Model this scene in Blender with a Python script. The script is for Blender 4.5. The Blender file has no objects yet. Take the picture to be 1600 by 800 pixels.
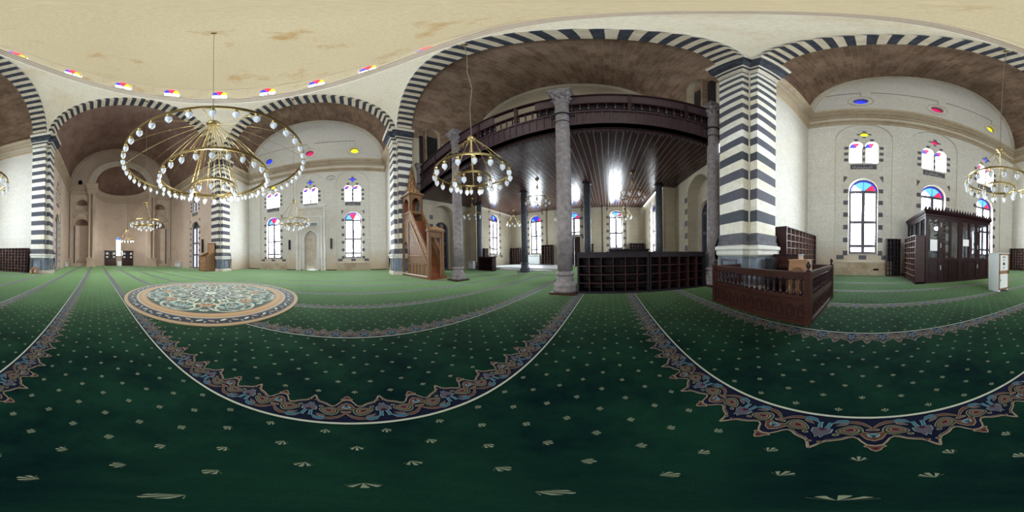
import bpy, math, random
from mathutils import Vector, Matrix
from mathutils.geometry import tessellate_polygon
PI = math.pi
random.seed(7)
S = 1.2                      # one authoring unit = camera height (1.2 m)
scn = bpy.context.scene
COL = scn.collection
# ------------------------------------------------------------------ camera, world, exposure
cd = bpy.data.cameras.new('camera'); cam = bpy.data.objects.new('camera', cd); COL.objects.link(cam)
cd.type = 'PANO'
try: cd.panorama_type = 'EQUIRECTANGULAR'
except Exception: pass
try: cd.cycles.panorama_type = 'EQUIRECTANGULAR'
except Exception: pass
cd.clip_start = 0.02; cd.clip_end = 200
TH = math.radians(-(800-150.6)*.225)
base = Matrix.Rotation(TH-PI/2, 4, 'Z') @ Matrix.Rotation(PI/2, 4, 'X')
TILT = math.radians(.675)
q = Vector((0,0,1)).rotation_difference(Vector((-TILT, TILT, 1)).normalized())
cam.matrix_world = Matrix.Translation((0,0,S)) @ q.to_matrix().to_4x4() @ base
scn.camera = cam
w = bpy.data.worlds.new('overcast_sky'); scn.world = w; w.use_nodes = True
w.node_tree.nodes['Background'].inputs[0].default_value = (.78,.85,1,1)
w.node_tree.nodes['Background'].inputs[1].default_value = .8
scn.view_settings.view_transform = 'Standard'; scn.view_settings.look = 'None'
scn.view_settings.exposure = 2.42; scn.view_settings.gamma = 1; scn.view_settings.use_curve_mapping = False
DAY = 9.5                    # strength of the overcast daylight behind the window panes
# ------------------------------------------------------------------ materials
def mat(name, col, rough=.7, metal=0, noise=None, bump=0, spec=.3):
    m = bpy.data.materials.new(name); m.use_nodes = True
    nt = m.node_tree; b = nt.nodes['Principled BSDF']
    b.inputs['Base Color'].default_value = (*col,1); b.inputs['Roughness'].default_value = rough
    b.inputs['Metallic'].default_value = metal
    b.inputs['Specular IOR Level'].default_value = spec
    if noise:
        sc, c2, det = noise
        t = nt.nodes.new('ShaderNodeTexCoord'); n = nt.nodes.new('ShaderNodeTexNoise')
        n.inputs['Scale'].default_value = sc; n.inputs['Detail'].default_value = det
        r = nt.nodes.new('ShaderNodeValToRGB')
        r.color_ramp.elements[0].position = .35; r.color_ramp.elements[1].position = .65
        r.color_ramp.elements[0].color = (*col,1); r.color_ramp.elements[1].color = (*c2,1)
        nt.links.new(t.outputs['Object'], n.inputs['Vector']); nt.links.new(n.outputs['Fac'], r.inputs['Fac'])
        nt.links.new(r.outputs['Color'], b.inputs['Base Color'])
        if bump:
            bp = nt.nodes.new('ShaderNodeBump'); bp.inputs['Strength'].default_value = bump
            nt.links.new(n.outputs['Fac'], bp.inputs['Height']); nt.links.new(bp.outputs['Normal'], b.inputs['Normal'])
    return m
def N(nt, t, **k):
    n = nt.nodes.new(t)
    for a, v in k.items(): setattr(n, a, v)
    return n
def mathn(nt, op, a, b=None, c=None):
    n = nt.nodes.new('ShaderNodeMath'); n.operation = op
    for i, v in enumerate((a, b, c)):
        if v is None: continue
        if isinstance(v, (int, float)): n.inputs[i].default_value = v
        else: nt.links.new(v, n.inputs[i])
    return n.outputs[0]
def mixc(nt, f, a, b, mode='MIX'):
    n = nt.nodes.new('ShaderNodeMix'); n.data_type = 'RGBA'; n.blend_type = mode
    for s, v in ((n.inputs[0], f), (n.inputs[6], a), (n.inputs[7], b)):
        if isinstance(v, tuple): s.default_value = (*v,1)
        elif isinstance(v, (int, float)): s.default_value = v
        else: nt.links.new(v, s)
    return n.outputs[2]
def ramp(nt, src, p0, p1, c0=(0,0,0), c1=(1,1,1)):
    r = nt.nodes.new('ShaderNodeValToRGB'); nt.links.new(src, r.inputs[0])
    r.color_ramp.elements[0].position = p0; r.color_ramp.elements[1].position = p1
    r.color_ramp.elements[0].color = (*c0,1); r.color_ramp.elements[1].color = (*c1,1)
    return r.outputs[0]
def noise(nt, vec, sc, det=4, rough=.6):
    n = nt.nodes.new('ShaderNodeTexNoise'); n.inputs['Scale'].default_value = sc
    n.inputs['Detail'].default_value = det; n.inputs['Roughness'].default_value = rough
    if vec is not None: nt.links.new(vec, n.inputs['Vector'])
    return n.outputs['Fac']
def stone(name, c1, c2, mortar, stain, bw=.9, rh=.38, stain_sc=.35, p=(.5,.75), jf=.5, low=None):
    """ashlar: brick joints on uv (metres), broad stains, fine grain"""
    m = bpy.data.materials.new(name); m.use_nodes = True; nt = m.node_tree; b = nt.nodes['Principled BSDF']
    uv = N(nt, 'ShaderNodeUVMap').outputs[0]; pos = N(nt, 'ShaderNodeNewGeometry').outputs['Position']
    br = N(nt, 'ShaderNodeTexBrick'); nt.links.new(uv, br.inputs['Vector'])
    br.inputs['Color1'].default_value = (*c1,1); br.inputs['Color2'].default_value = (*c2,1)
    br.inputs['Mortar'].default_value = (*mortar,1); br.inputs['Scale'].default_value = 1
    br.inputs['Mortar Size'].default_value = .012; br.inputs['Mortar Smooth'].default_value = .6
    br.inputs['Brick Width'].default_value = bw; br.inputs['Row Height'].default_value = rh
    a = noise(nt, pos, stain_sc, 6, .65)
    col = mixc(nt, ramp(nt, a, p[0], p[1]), mixc(nt, jf, c1, br.outputs['Color']), mixc(nt, jf*.6, stain, br.outputs['Color']))
    g = noise(nt, pos, 9, 5, .7)
    col = mixc(nt, .35, col, mixc(nt, 1.0, col, ramp(nt, g, .3, .7, (.55,.5,.45), (1.25,1.25,1.25)), 'MULTIPLY'))
    if low:
        z = N(nt, 'ShaderNodeSeparateXYZ'); nt.links.new(pos, z.inputs[0])
        hh = mathn(nt, 'ADD', z.outputs[2], mathn(nt, 'MULTIPLY', noise(nt, pos, 1.3, 5), 1.6))
        f = ramp(nt, mathn(nt, 'DIVIDE', hh, 6.0), .18, .45, (.8,.8,.8), (0,0,0))
        col = mixc(nt, f, col, low)
    nt.links.new(col, b.inputs['Base Color']); b.inputs['Roughness'].default_value = .85; b.inputs['Specular IOR Level'].default_value = .15
    bp = N(nt, 'ShaderNodeBump'); bp.inputs['Strength'].default_value = .25; bp.inputs['Distance'].default_value = .02
    nt.links.new(br.outputs['Fac'], bp.inputs['Height']); bp.invert = True
    nt.links.new(bp.outputs['Normal'], b.inputs['Normal'])
    return m
def ablaq(name, light, dark, z0, pitch, dh, ped):
    """alternating courses by height: dark courses start at z0 (m)"""
    m = bpy.data.materials.new(name); m.use_nodes = True; nt = m.node_tree; b = nt.nodes['Principled BSDF']
    pos = N(nt, 'ShaderNodeNewGeometry').outputs['Position']; z = N(nt, 'ShaderNodeSeparateXYZ'); nt.links.new(pos, z.inputs[0])
    k = mathn(nt, 'DIVIDE', mathn(nt, 'SUBTRACT', z.outputs[2], z0), pitch)
    fr = mathn(nt, 'FRACT', k); isd = mathn(nt, 'LESS_THAN', fr, dh/pitch)
    isd = mathn(nt, 'MAXIMUM', isd, mathn(nt, 'LESS_THAN', z.outputs[2], ped))
    fl = mathn(nt, 'FLOOR', k)
    wn = N(nt, 'ShaderNodeTexWhiteNoise', noise_dimensions='1D'); nt.links.new(fl, wn.inputs['W'])
    dk = mixc(nt, wn.outputs['Value'], dark, (dark[0]*1.5, dark[1]*1.3, dark[2]*1.35))
    g = noise(nt, pos, 5, 6, .7)
    lt = mixc(nt, ramp(nt, noise(nt, pos, .6, 5), .4, .7), light, (light[0]*.86, light[1]*.8, light[2]*.66))
    col = mixc(nt, isd, lt, dk)
    col = mixc(nt, .4, col, mixc(nt, 1.0, col, ramp(nt, g, .3, .7, (.6,.6,.6), (1.25,1.25,1.25)), 'MULTIPLY'))
    nt.links.new(col, b.inputs['Base Color']); b.inputs['Roughness'].default_value = .75; b.inputs['Specular IOR Level'].default_value = .25
    return m
def emit(name, col, st):
    m = bpy.data.materials.new(name); m.use_nodes = True; nt = m.node_tree; b = nt.nodes['Principled BSDF']
    b.inputs['Base Color'].default_value = (*[min(1,c) for c in col],1); b.inputs['Roughness'].default_value = .3
    b.inputs['Emission Color'].default_value = (*col,1); b.inputs['Emission Strength'].default_value = st
    return m
def wool(k):
    b = M[k].node_tree.nodes['Principled BSDF']; b.inputs['Sheen Weight'].default_value = .5
    b.inputs['Sheen Tint'].default_value = (.62,.68,.66,1); b.inputs['Sheen Roughness'].default_value = .3
def carpet():
    m = bpy.data.materials.new('green_carpet'); m.use_nodes = True; nt = m.node_tree; b = nt.nodes['Principled BSDF']
    pos = N(nt, 'ShaderNodeNewGeometry').outputs['Position']; s = N(nt, 'ShaderNodeSeparateXYZ'); nt.links.new(pos, s.inputs[0])
    PX, PY = .205*S, .1252*S
    y = mathn(nt, 'DIVIDE', mathn(nt, 'SUBTRACT', s.outputs[1], (.638+.0)*S), PY)
    row = mathn(nt, 'FLOOR', y); par = mathn(nt, 'MULTIPLY', mathn(nt, 'PINGPONG', row, 1.0), .5)
    x = mathn(nt, 'ADD', mathn(nt, 'DIVIDE', s.outputs[0], PX), par)
    lx = mathn(nt, 'MULTIPLY', mathn(nt, 'SUBTRACT', mathn(nt, 'FRACT', x), .5), PX)
    ly = mathn(nt, 'ADD', mathn(nt, 'MULTIPLY', mathn(nt, 'SUBTRACT', mathn(nt, 'FRACT', y), .5), PY), .020)
    r = mathn(nt, 'SQRT', mathn(nt, 'ADD', mathn(nt, 'MULTIPLY', lx, lx), mathn(nt, 'MULTIPLY', ly, ly)))
    th = mathn(nt, 'ARCTAN2', lx, ly)
    ath = mathn(nt, 'ABSOLUTE', th)
    pet = mathn(nt, 'GREATER_THAN', mathn(nt, 'COSINE', mathn(nt, 'MULTIPLY', th, 11.5)), -.15)
    rad = mathn(nt, 'SUBTRACT', .039, mathn(nt, 'MULTIPLY', ath, .010))
    f = mathn(nt, 'MULTIPLY', mathn(nt, 'LESS_THAN', r, rad), mathn(nt, 'MULTIPLY', pet, mathn(nt, 'LESS_THAN', ath, .98)))
    ph = mathn(nt, 'FRACT', mathn(nt, 'DIVIDE', mathn(nt, 'SUBTRACT', s.outputs[1], .638*S), 1.252*S))
    f = mathn(nt, 'MULTIPLY', f, mathn(nt, 'LESS_THAN', ph, .80))
    g = mixc(nt, ramp(nt, noise(nt, pos, 1.4, 6, .7), .35, .62), (.0010,.0072,.0085), (.0055,.025,.015))
    fz = noise(nt, pos, 220, 2)
    g = mixc(nt, .5, g, mixc(nt, 1.0, g, ramp(nt, fz, .25, .75, (.35,.4,.4), (1.6,1.6,1.6)), 'MULTIPLY'))
    col = mixc(nt, f, g, (.17,.19,.13))
    nt.links.new(col, b.inputs['Base Color']); b.inputs['Roughness'].default_value = .95; b.inputs['Specular IOR Level'].default_value = .02
    b.inputs['Sheen Weight'].default_value = .95; b.inputs['Sheen Tint'].default_value = (.42,.66,.29,1); b.inputs['Sheen Roughness'].default_value = .24
    bp = N(nt, 'ShaderNodeBump'); bp.inputs['Strength'].default_value = .3; bp.inputs['Distance'].default_value = .004
    nt.links.new(fz, bp.inputs['Height']); nt.links.new(bp.outputs['Normal'], b.inputs['Normal'])
    return m
def wood(name, c1, c2, rough=.4, sc=3.0, carve=0, axis='X', spec=.22):
    m = bpy.data.materials.new(name); m.use_nodes = True; nt = m.node_tree; b = nt.nodes['Principled BSDF']
    t = N(nt, 'ShaderNodeTexCoord').outputs['Object']; mp = N(nt, 'ShaderNodeMapping'); nt.links.new(t, mp.inputs[0])
    mp.inputs['Scale'].default_value = {'X': (.6,6,6), 'Z': (6,6,.6), 'Y': (6,.6,6)}[axis]
    n = noise(nt, mp.outputs[0], sc, 5, .6)
    col = mixc(nt, ramp(nt, n, .3, .7), c1, c2)
    if carve:
        v = N(nt, 'ShaderNodeTexVoronoi', feature='DISTANCE_TO_EDGE'); v.inputs['Scale'].default_value = carve
        v.inputs['Randomness'].default_value = .35
        nt.links.new(t, v.inputs['Vector'])
        e = ramp(nt, v.outputs['Distance'], .06, .2)
        col = mixc(nt, e, (c2[0]*1.3,c2[1]*1.3,c2[2]*1.3), (c1[0]*.3,c1[1]*.3,c1[2]*.3))
        bp = N(nt, 'ShaderNodeBump'); bp.inputs['Strength'].default_value = .8; bp.inputs['Distance'].default_value = .02; bp.invert = True
        nt.links.new(e, bp.inputs['Height']); nt.links.new(bp.outputs['Normal'], b.inputs['Normal'])
    nt.links.new(col, b.inputs['Base Color']); b.inputs['Roughness'].default_value = rough; b.inputs['Specular IOR Level'].default_value = spec
    return m
M = {}
M['wall'] = stone('pale_ashlar', (.62,.61,.555), (.68,.67,.615), (.50,.48,.42), (.58,.54,.45), low=(.50,.38,.24))
M['ledge'] = stone('stained_ledge', (.50,.44,.33), (.55,.49,.37), (.40,.34,.25), (.34,.23,.13), stain_sc=1.2, p=(.4,.62))
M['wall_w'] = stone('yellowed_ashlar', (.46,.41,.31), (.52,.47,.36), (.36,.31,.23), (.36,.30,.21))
M['wall_e'] = stone('brown_ashlar', (.58,.48,.40), (.64,.54,.45), (.44,.35,.28), (.46,.34,.26), stain_sc=.5)
M['trim'] = stone('moulded_stone', (.60,.56,.46), (.64,.60,.50), (.50,.45,.36), (.42,.34,.24), bw=1.4, rh=.8, stain_sc=.8, jf=.3)
M['trim_c'] = stone('tan_cornice', (.46,.38,.27), (.50,.42,.31), (.36,.28,.2), (.34,.25,.16), bw=1.4, rh=.8, stain_sc=.8, jf=.3)
M['trim_d'] = stone('shadow_fillet', (.20,.14,.095), (.23,.165,.11), (.16,.11,.08), (.14,.10,.07), bw=1.4, rh=.8)  # dark tone that paints shadow lines into the cornice fillets
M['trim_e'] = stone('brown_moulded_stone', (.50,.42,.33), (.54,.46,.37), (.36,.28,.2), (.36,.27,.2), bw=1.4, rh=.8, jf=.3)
M['vault'] = stone('brown_vault', (.21,.138,.092), (.35,.25,.185), (.44,.35,.28), (.10,.06,.04), bw=.75, rh=.3, stain_sc=.6, p=(.42,.60), jf=.8)
M['vault_e'] = stone('dark_vault', (.24,.16,.125), (.29,.195,.15), (.26,.19,.15), (.15,.09,.07), bw=.75, rh=.3, stain_sc=.5, p=(.4,.62), jf=.4)
M['dome'] = stone('dome_plaster', (.66,.61,.45), (.68,.63,.47), (.62,.57,.42), (.50,.33,.14), bw=3, rh=1.2, stain_sc=.26, p=(.565,.68), jf=.2)
M['pend'] = stone('pendentive_plaster', (.74,.71,.58), (.77,.74,.61), (.68,.64,.52), (.64,.54,.36), bw=1.6, rh=.6, stain_sc=.3, p=(.5,.7), jf=.3)
M['ablaq'] = ablaq('striped_pier', (.78,.77,.70), (.065,.075,.09), 1.2*S, .59*S, .29*S, .98*S)
M['light'] = mat('voussoir_light', (.52,.45,.32), .8, noise=(3,(.62,.56,.44),5))
M['dark'] = mat('basalt', (.022,.028,.04), .7, noise=(4,(.05,.055,.07),5))
M['quoin'] = mat('grey_quoin', (.085,.085,.10), .8, noise=(5,(.13,.13,.145),5))
M['ped'] = mat('grey_pedestal', (.13,.16,.20), .6, noise=(3,(.22,.26,.31),6))
M['white_trim'] = mat('white_line', (.78,.78,.72), .7)
M['granite'] = mat('grey_granite', (.14,.125,.13), .6, noise=(6,(.235,.21,.21),8), bump=.15)
M['granite_d'] = mat('dark_granite', (.065,.075,.09), .5, noise=(6,(.11,.12,.14),8))
M['brass'] = mat('brass', (.42,.33,.15), .3, 1)
M['brass_d'] = mat('dark_brass', (.22,.15,.06), .35, 1)
M['chain'] = mat('chain_metal', (.3,.27,.2), .5, .6)
M['shade'] = emit('frosted_shade', (.50,.55,.60), .05)
M['iron'] = mat('iron', (.02,.02,.025), .5, .3)
M['wood'] = wood('dark_mahogany', (.014,.005,.007), (.026,.009,.011), .38)
M['wood_b'] = wood('black_shelf', (.010,.009,.014), (.022,.016,.022), .5)
M['wood_e'] = wood('shelf_edge', (.14,.09,.08), (.20,.13,.11), .45)
M['wood_s'] = wood('shelf_side', (.030,.012,.014), (.05,.021,.023), .4)
M['wood_r'] = wood('reddish_wood', (.026,.009,.007), (.048,.017,.012), .4)
M['soffit'] = wood('glossy_soffit', (.030,.011,.010), (.055,.021,.017), .22, axis='X', spec=.5)
M['batten'] = mat('pale_batten', (.32,.28,.26), .4)
M['oak'] = wood('brown_oak', (.12,.058,.025), (.20,.105,.048), .5, axis='Z')
M['oak_c'] = wood('carved_oak', (.10,.045,.02), (.33,.185,.085), .5, carve=12)
M['oak_r'] = wood('red_steps', (.16,.04,.016), (.24,.075,.03), .4)
M['oak_l'] = wood('light_oak', (.25,.135,.07), (.34,.195,.11), .45)
M['carpet'] = carpet()
M['navy'] = mat('navy_wool', (.002,.004,.016), .95, spec=.1)
M['cream'] = mat('cream_wool', (.20,.165,.115), .95, spec=.1)
M['creamw'] = mat('white_wool', (.34,.36,.29), .95, spec=.1)
M['bwool'] = mat('brown_wool', (.07,.034,.026), .95, spec=.1)
M['blue'] = mat('blue_wool', (.02,.09,.14), .95, spec=.1)
M['lblue'] = mat('lightblue_wool', (.17,.25,.24), .95, spec=.1)
M['maroon'] = mat('maroon_wool', (.045,.006,.016), .95, spec=.1)
M['gwool'] = mat('green_wool', (.008,.035,.022), .95, spec=.1)
M['slate'] = mat('slate_wool', (.06,.055,.075), .95, spec=.1)
M['tanw'] = mat('tan_wool', (.26,.185,.10), .95, spec=.1)
M['orange'] = mat('orange_wool', (.25,.14,.055), .95, spec=.1)
for k in ('navy','cream','creamw','bwool','blue','lblue','maroon','gwool','slate','tanw','orange'): wool(k)
M['white'] = mat('white_enamel', (.72,.76,.76), .4)
M['paper'] = mat('paper', (.8,.82,.84), .7)
M['marble'] = mat('marble', (.62,.63,.62), .25, noise=(2,(.72,.73,.72),5))
M['black'] = mat('black_plastic', (.012,.012,.015), .5)
M['dglass'] = mat('dark_glass', (.03,.035,.05), .08, spec=.6)
M['pane'] = emit('daylit_pane', (.84,.93,1.0), DAY)
M['dimpane'] = emit('dim_glowing_pane', (.75,.8,1.0), .11)  # glow put into the glass for the grey-lit space beyond
M['pblue'] = emit('blue_pane', (.02,.04,.95), .2)
M['plb'] = emit('light_blue_pane', (.10,.36,1.0), .3)
M['pred'] = emit('red_pane', (.95,.02,.07), .24)
M['pyel'] = emit('yellow_pane', (.85,.80,.02), .2)
M['pmag'] = emit('crimson_pane', (.50,.01,.10), .18)
M['dome_pane'] = emit('daylit_dome_pane', (.93,.96,1.0), DAY*.55)
M['frame'] = mat('window_frame', (.09,.075,.10), .5)
def glassmat():
    m = bpy.data.materials.new('clear_glass'); m.use_nodes = True; nt = m.node_tree
    b = nt.nodes['Principled BSDF']; tr = N(nt, 'ShaderNodeBsdfTransparent'); tr.inputs[0].default_value = (.8,.85,.9,1)
    gl = N(nt, 'ShaderNodeBsdfGlossy'); gl.inputs['Roughness'].default_value = .03
    mx = N(nt, 'ShaderNodeMixShader'); mx.inputs[0].default_value = .12
    nt.links.new(tr.outputs[0], mx.inputs[1]); nt.links.new(gl.outputs[0], mx.inputs[2])
    nt.links.new(mx.outputs[0], nt.nodes['Material Output'].inputs[0]); return m
M['glass'] = glassmat()
# ------------------------------------------------------------------ mesh builder
class MB:
    def __init__(s): s.v = []; s.f = []; s.slots = []
    def mi(s, m):
        if m not in s.slots: s.slots.append(m)
        return s.slots.index(m)
    def face(s, pts, m, uv=None, sm=False):
        i = len(s.v); s.v += [tuple(p) for p in pts]
        s.f.append((list(range(i, i+len(pts))), s.mi(m), uv, sm))
    def raw(s, V, F, m, sm=False):
        o = len(s.v); s.v += [tuple(p) for p in V]; k = s.mi(m)
        for f in F: s.f.append(([o+i for i in f], k, None, sm))
    def box(s, x0,y0,z0,x1,y1,z1, m):
        V = [(x,y,z) for z in (z0,z1) for x,y in ((x0,y0),(x1,y0),(x1,y1),(x0,y1))]
        s.raw(V, [(3,2,1,0),(4,5,6,7),(0,1,5,4),(1,2,6,5),(2,3,7,6),(3,0,4,7)], m)
    def obox(s, F, u0,u1,z0,z1,d0,d1, m):
        V = [F(u,z,d) for d in (d0,d1) for u,z in ((u0,z0),(u1,z0),(u1,z1),(u0,z1))]
        s.raw(V, [(3,2,1,0),(4,5,6,7),(0,1,5,4),(1,2,6,5),(2,3,7,6),(3,0,4,7)], m)
    def lathe(s, prof, m, n=20, c=(0,0,0), sm=True):
        V = []; F = []
        for r,z in prof:
            for k in range(n):
                a = 2*PI*k/n; V.append((c[0]+r*math.cos(a), c[1]+r*math.sin(a), c[2]+z))
        for j in range(len(prof)-1):
            for k in range(n):
                k2 = (k+1)%n; F.append((j*n+k, j*n+k2, (j+1)*n+k2, (j+1)*n+k))
        F.append(tuple(range(n))[::-1]); F.append(tuple((len(prof)-1)*n+k for k in range(n)))
        s.raw(V, F, m, sm)
    def tube(s, pts, r, m, n=6, closed=False):
        P = [Vector(p) for p in pts]; V = []; F = []; L = len(P)
        for i, p in enumerate(P):
            a = P[(i-1)%L] if (closed or i) else p; b = P[(i+1)%L] if (closed or i < L-1) else p
            t = (b-a).normalized(); up = Vector((0,0,1)) if abs(t.z) < .95 else Vector((1,0,0))
            x = t.cross(up).normalized(); y = x.cross(t)
            for k in range(n):
                an = 2*PI*k/n; V.append(p + x*(r*math.cos(an)) + y*(r*math.sin(an)))
        for i in range(L if closed else L-1):
            j = (i+1)%L
            for k in range(n):
                k2 = (k+1)%n; F.append((i*n+k, i*n+k2, j*n+k2, j*n+k))
        if not closed: F += [tuple(range(n)), tuple((L-1)*n+k for k in range(n))]
        s.raw(V, F, m, True)
    def hoop(s, R, z, hw, th, m, n=64, c=(0,0)):
        pr = [(R-th,z-hw),(R+th,z-hw),(R+th,z+hw),(R-th,z+hw)]; V = []; F = []
        for k in range(n):
            a = 2*PI*k/n
            for r,zz in pr: V.append((c[0]+r*math.cos(a), c[1]+r*math.sin(a), zz))
        for k in range(n):
            for j in range(4): F.append((k*4+j, ((k+1)%n)*4+j, ((k+1)%n)*4+(j+1)%4, k*4+(j+1)%4))
        s.raw(V, F, m)
    def sweep(s, prof, path, m, closed=False, cap=True):
        """prof [(out,z)] swept along a horizontal path; out = to the left of travel"""
        P = [Vector((p[0],p[1])) for p in path]; L = len(P); off = []
        for i in range(L):
            def nr(a, b): d = (b-a).normalized(); return Vector((-d.y, d.x))
            ns = []
            if closed or i: ns.append(nr(P[i-1], P[i]))
            if closed or i < L-1: ns.append(nr(P[i], P[(i+1)%L]))
            if len(ns) == 2:
                b = ns[0]+ns[1]; off.append(b/max(.3, b.dot(ns[0])))
            else: off.append(ns[0])
        n = len(prof); V = []; F = []
        for i in range(L):
            for o,z in prof: V.append((P[i].x+off[i].x*o, P[i].y+off[i].y*o, z))
        mm = m if isinstance(m, list) else [m]*(n-1)
        base = len(s.v); s.v += V
        for i in range(L if closed else L-1):
            j = (i+1)%L
            for k in range(n-1): s.f.append(([base+i*n+k, base+j*n+k, base+j*n+k+1, base+i*n+k+1], s.mi(mm[k]), None, False))
        if cap and not closed:
            s.f.append(([base+k for k in range(n)], s.mi(mm[0]), None, False))
            s.f.append(([base+(L-1)*n+k for k in range(n)], s.mi(mm[0]), None, False))
    def poly(s, F, outer, holes, d, m):
        loops = [[Vector((u,z,0)) for u,z in l] for l in [outer]+holes]
        pts = [p for l in loops for p in l]
        o = len(s.v); s.v += [tuple(F(p.x,p.y,d)) for p in pts]; k = s.mi(m)
        for t in tessellate_polygon(loops): s.f.append(([o+i for i in t], k, None, False))
    def strip(s, F, loop, d0, d1, m, closed=True, sm=False):
        L = len(loop)
        for i in range(L if closed else L-1):
            a, b = loop[i], loop[(i+1)%L]
            s.face([F(*a,d0), F(*b,d0), F(*b,d1), F(*a,d1)], m, None, sm)
    def ring(s, F, la, lb, d, m, closed=True):
        L = len(la)
        for i in range(L if closed else L-1):
            j = (i+1)%L; s.face([F(*la[i],d), F(*la[j],d), F(*lb[j],d), F(*lb[i],d)], m)
    def arcband(s, F, lo, li, d0, d1, m):
        """solid moulding between outer line lo and inner line li, from depth d0 (wall) to d1 (front)"""
        s.ring(F, lo, li, d1, m, False); s.strip(F, lo, d0, d1, m, False); s.strip(F, li, d0, d1, m, False)
        for l in (0,-1): s.face([F(*lo[l],d0), F(*li[l],d0), F(*li[l],d1), F(*lo[l],d1)], m)
    def prism(s, F, loop, d0, d1, m):
        s.poly(F, loop, [], d0, m); s.poly(F, loop, [], d1, m); s.strip(F, loop, d0, d1, m)
    def build(s, name, parent=None, sc=None):
        me = bpy.data.meshes.new(name); K = S
        V = [(x*K,y*K,z*K) for x,y,z in s.v]
        me.from_pydata(V, [], [f[0] for f in s.f])
        for m in s.slots: me.materials.append(M[m])
        me.polygons.foreach_set('material_index', [f[1] for f in s.f])
        me.polygons.foreach_set('use_smooth', [f[3] for f in s.f])
        uvl = me.uv_layers.new(name='UVMap'); uvs = []
        for f, p in zip(s.f, me.polygons):
            if f[2]: uvs += [c*K for u in f[2] for c in u]; continue
            nx, ny, nz = (abs(c) for c in p.normal)
            for i in f[0]:
                x, y, z = V[i]
                uvs += (x,y) if nz > .8 else ((y,z) if nx > ny else (x,z))
        uvl.data.foreach_set('uv', uvs)
        me.validate(); me.update()
        o = bpy.data.objects.new(name, me); COL.objects.link(o)
        if parent: o.parent = parent
        return o
def V3(*a): return Vector(a)
def tag(o, label, cat, group=None):
    o['label'] = label; o['category'] = cat
    if group: o['group'] = group
    return o
def struct(o): o['kind'] = 'structure'; return o
def thing(name, label, cat, loc=(0,0,0), rz=0, group=None):
    o = bpy.data.objects.new(name, None); COL.objects.link(o); o.empty_display_size = .1
    o.location = Vector(loc)*S; o.rotation_euler = (0,0,rz); return tag(o, label, cat, group)
def sthing(name, loc=(0,0,0)):
    o = bpy.data.objects.new(name, None); COL.objects.link(o); o.location = Vector(loc)*S; return struct(o)
def dup(root, loc, rz=None, label=None, group=None):
    r = root.copy(); COL.objects.link(r); r.location = Vector(loc)*S
    if rz is not None: r.rotation_euler = (0,0,rz)
    if label: r['label'] = label
    if group: r['group'] = group
    for ch in list(root.children):
        c = ch.copy(); COL.objects.link(c); c.parent = r
        for g in list(ch.children):
            d = g.copy(); COL.objects.link(d); d.parent = c
    return r
def frame(o, u, n):
    o, u, n = Vector(o), Vector(u), Vector(n)
    return lambda a, z, d=0: (o.x+u.x*a+n.x*d, o.y+u.y*a+n.y*d, o.z+z)
def arch(uc, z0, wd, zs, rise=None, n=14, pt=0):
    r = wd/2; rise = r if rise is None else rise
    L = [(uc-r, z0)]
    for k in range(n+1):
        a = PI-PI*k/n; x = math.cos(a); y = math.sin(a)
        if pt: y = y*(1-pt)+pt*(1-abs(x))*1.0
        L.append((uc+r*x, zs+rise*y))
    L.append((uc+r, z0)); return L
def arcline(uc, zs, rx, rz, n=40, a0=PI, a1=0):
    return [(uc+rx*math.cos(a0+(a1-a0)*k/n), zs+rz*math.sin(a0+(a1-a0)*k/n)) for k in range(n+1)]
# ------------------------------------------------------------------ plan
CX, CY = 3.45, -3.0; Q = 6.12; R0 = 5.87; PW = 6.97; HW = 6.25; ZS = 10.0
YN, YS, XE, XW, XWW = 7.65, -13.2, 19.0, -8.6, -13.4
RISE = 5.58
# floor
b = MB(); b.box(-13.6,-13.5,-.1,22.6,7.9,0,'carpet'); FLOOR = struct(b.build('floor'))
# ---------------- carpet borders (woven pattern, one mesh)
def ell(cx, cy, rx, ry, rot=0, n=12, tear=0):
    o = []
    for k in range(n):
        a = 2*PI*k/n; x = rx*math.cos(a); y = ry*math.sin(a)*(1-tear*math.cos(a))
        o.append((cx+x*math.cos(rot)-y*math.sin(rot), cy+x*math.sin(rot)+y*math.cos(rot)))
    return o
def rib(pts, wd):
    P = [Vector(p) for p in pts]; A = []; B = []
    for i, p in enumerate(P):
        t = (P[min(i+1,len(P)-1)]-P[max(i-1,0)]).normalized(); nn = Vector((-t.y,t.x))*(wd[i] if isinstance(wd,list) else wd)
        A.append(tuple(p+nn)); B.append(tuple(p-nn))
    return A+B[::-1]
def ribq(pts, wd):
    A = rib(pts, wd); n = len(pts); return [[A[i],A[i+1],A[2*n-2-i],A[2*n-1-i]] for i in range(n-1)]
L = .337; HALF = []      # (layer, material, polygon) for u in 0..L/2
def add(l, m, p): HALF.append((l, m, p))
out = [(0,.222),(.022,.215),(.036,.193),(.046,.172),(.060,.160),(.078,.166),(.098,.184),(.118,.194),(.138,.203),(.150,.222),(.162,.250),(L/2,.262)]
add(1,'navy',[(0,.010)]+[(L/2,.010)]+out[::-1])
for qd in ribq(out, .0035): add(2,'cream',qd)
for qd in ribq([(u,v-.011) for u,v in out[4:]], .0014): add(2,'cream',qd)
# arching stem
stem = [(0,.098),(.012,.078),(.032,.058),(.056,.047),(.082,.045)]
for qd in ribq(stem, [.004,.006,.009,.011,.010]): add(3,'cream',qd)
for qd in ribq(stem, [.002,.0035,.006,.0085,.0075]): add(4,'bwool',qd)
leaf = [(.080,.046),(.100,.040),(.122,.046),(.145,.068)]
for qd in ribq(leaf, [.010,.013,.012,.002]): add(3,'cream',qd)
for qd in ribq(leaf, [.007,.010,.009,.001]): add(4,'blue',qd)
leaf = [(.086,.060),(.106,.066),(.128,.082)]
for qd in ribq(leaf, [.006,.010,.002]): add(3,'cream',qd)
for qd in ribq(leaf, [.003,.0065,.001]): add(4,'slate',qd)
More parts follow.
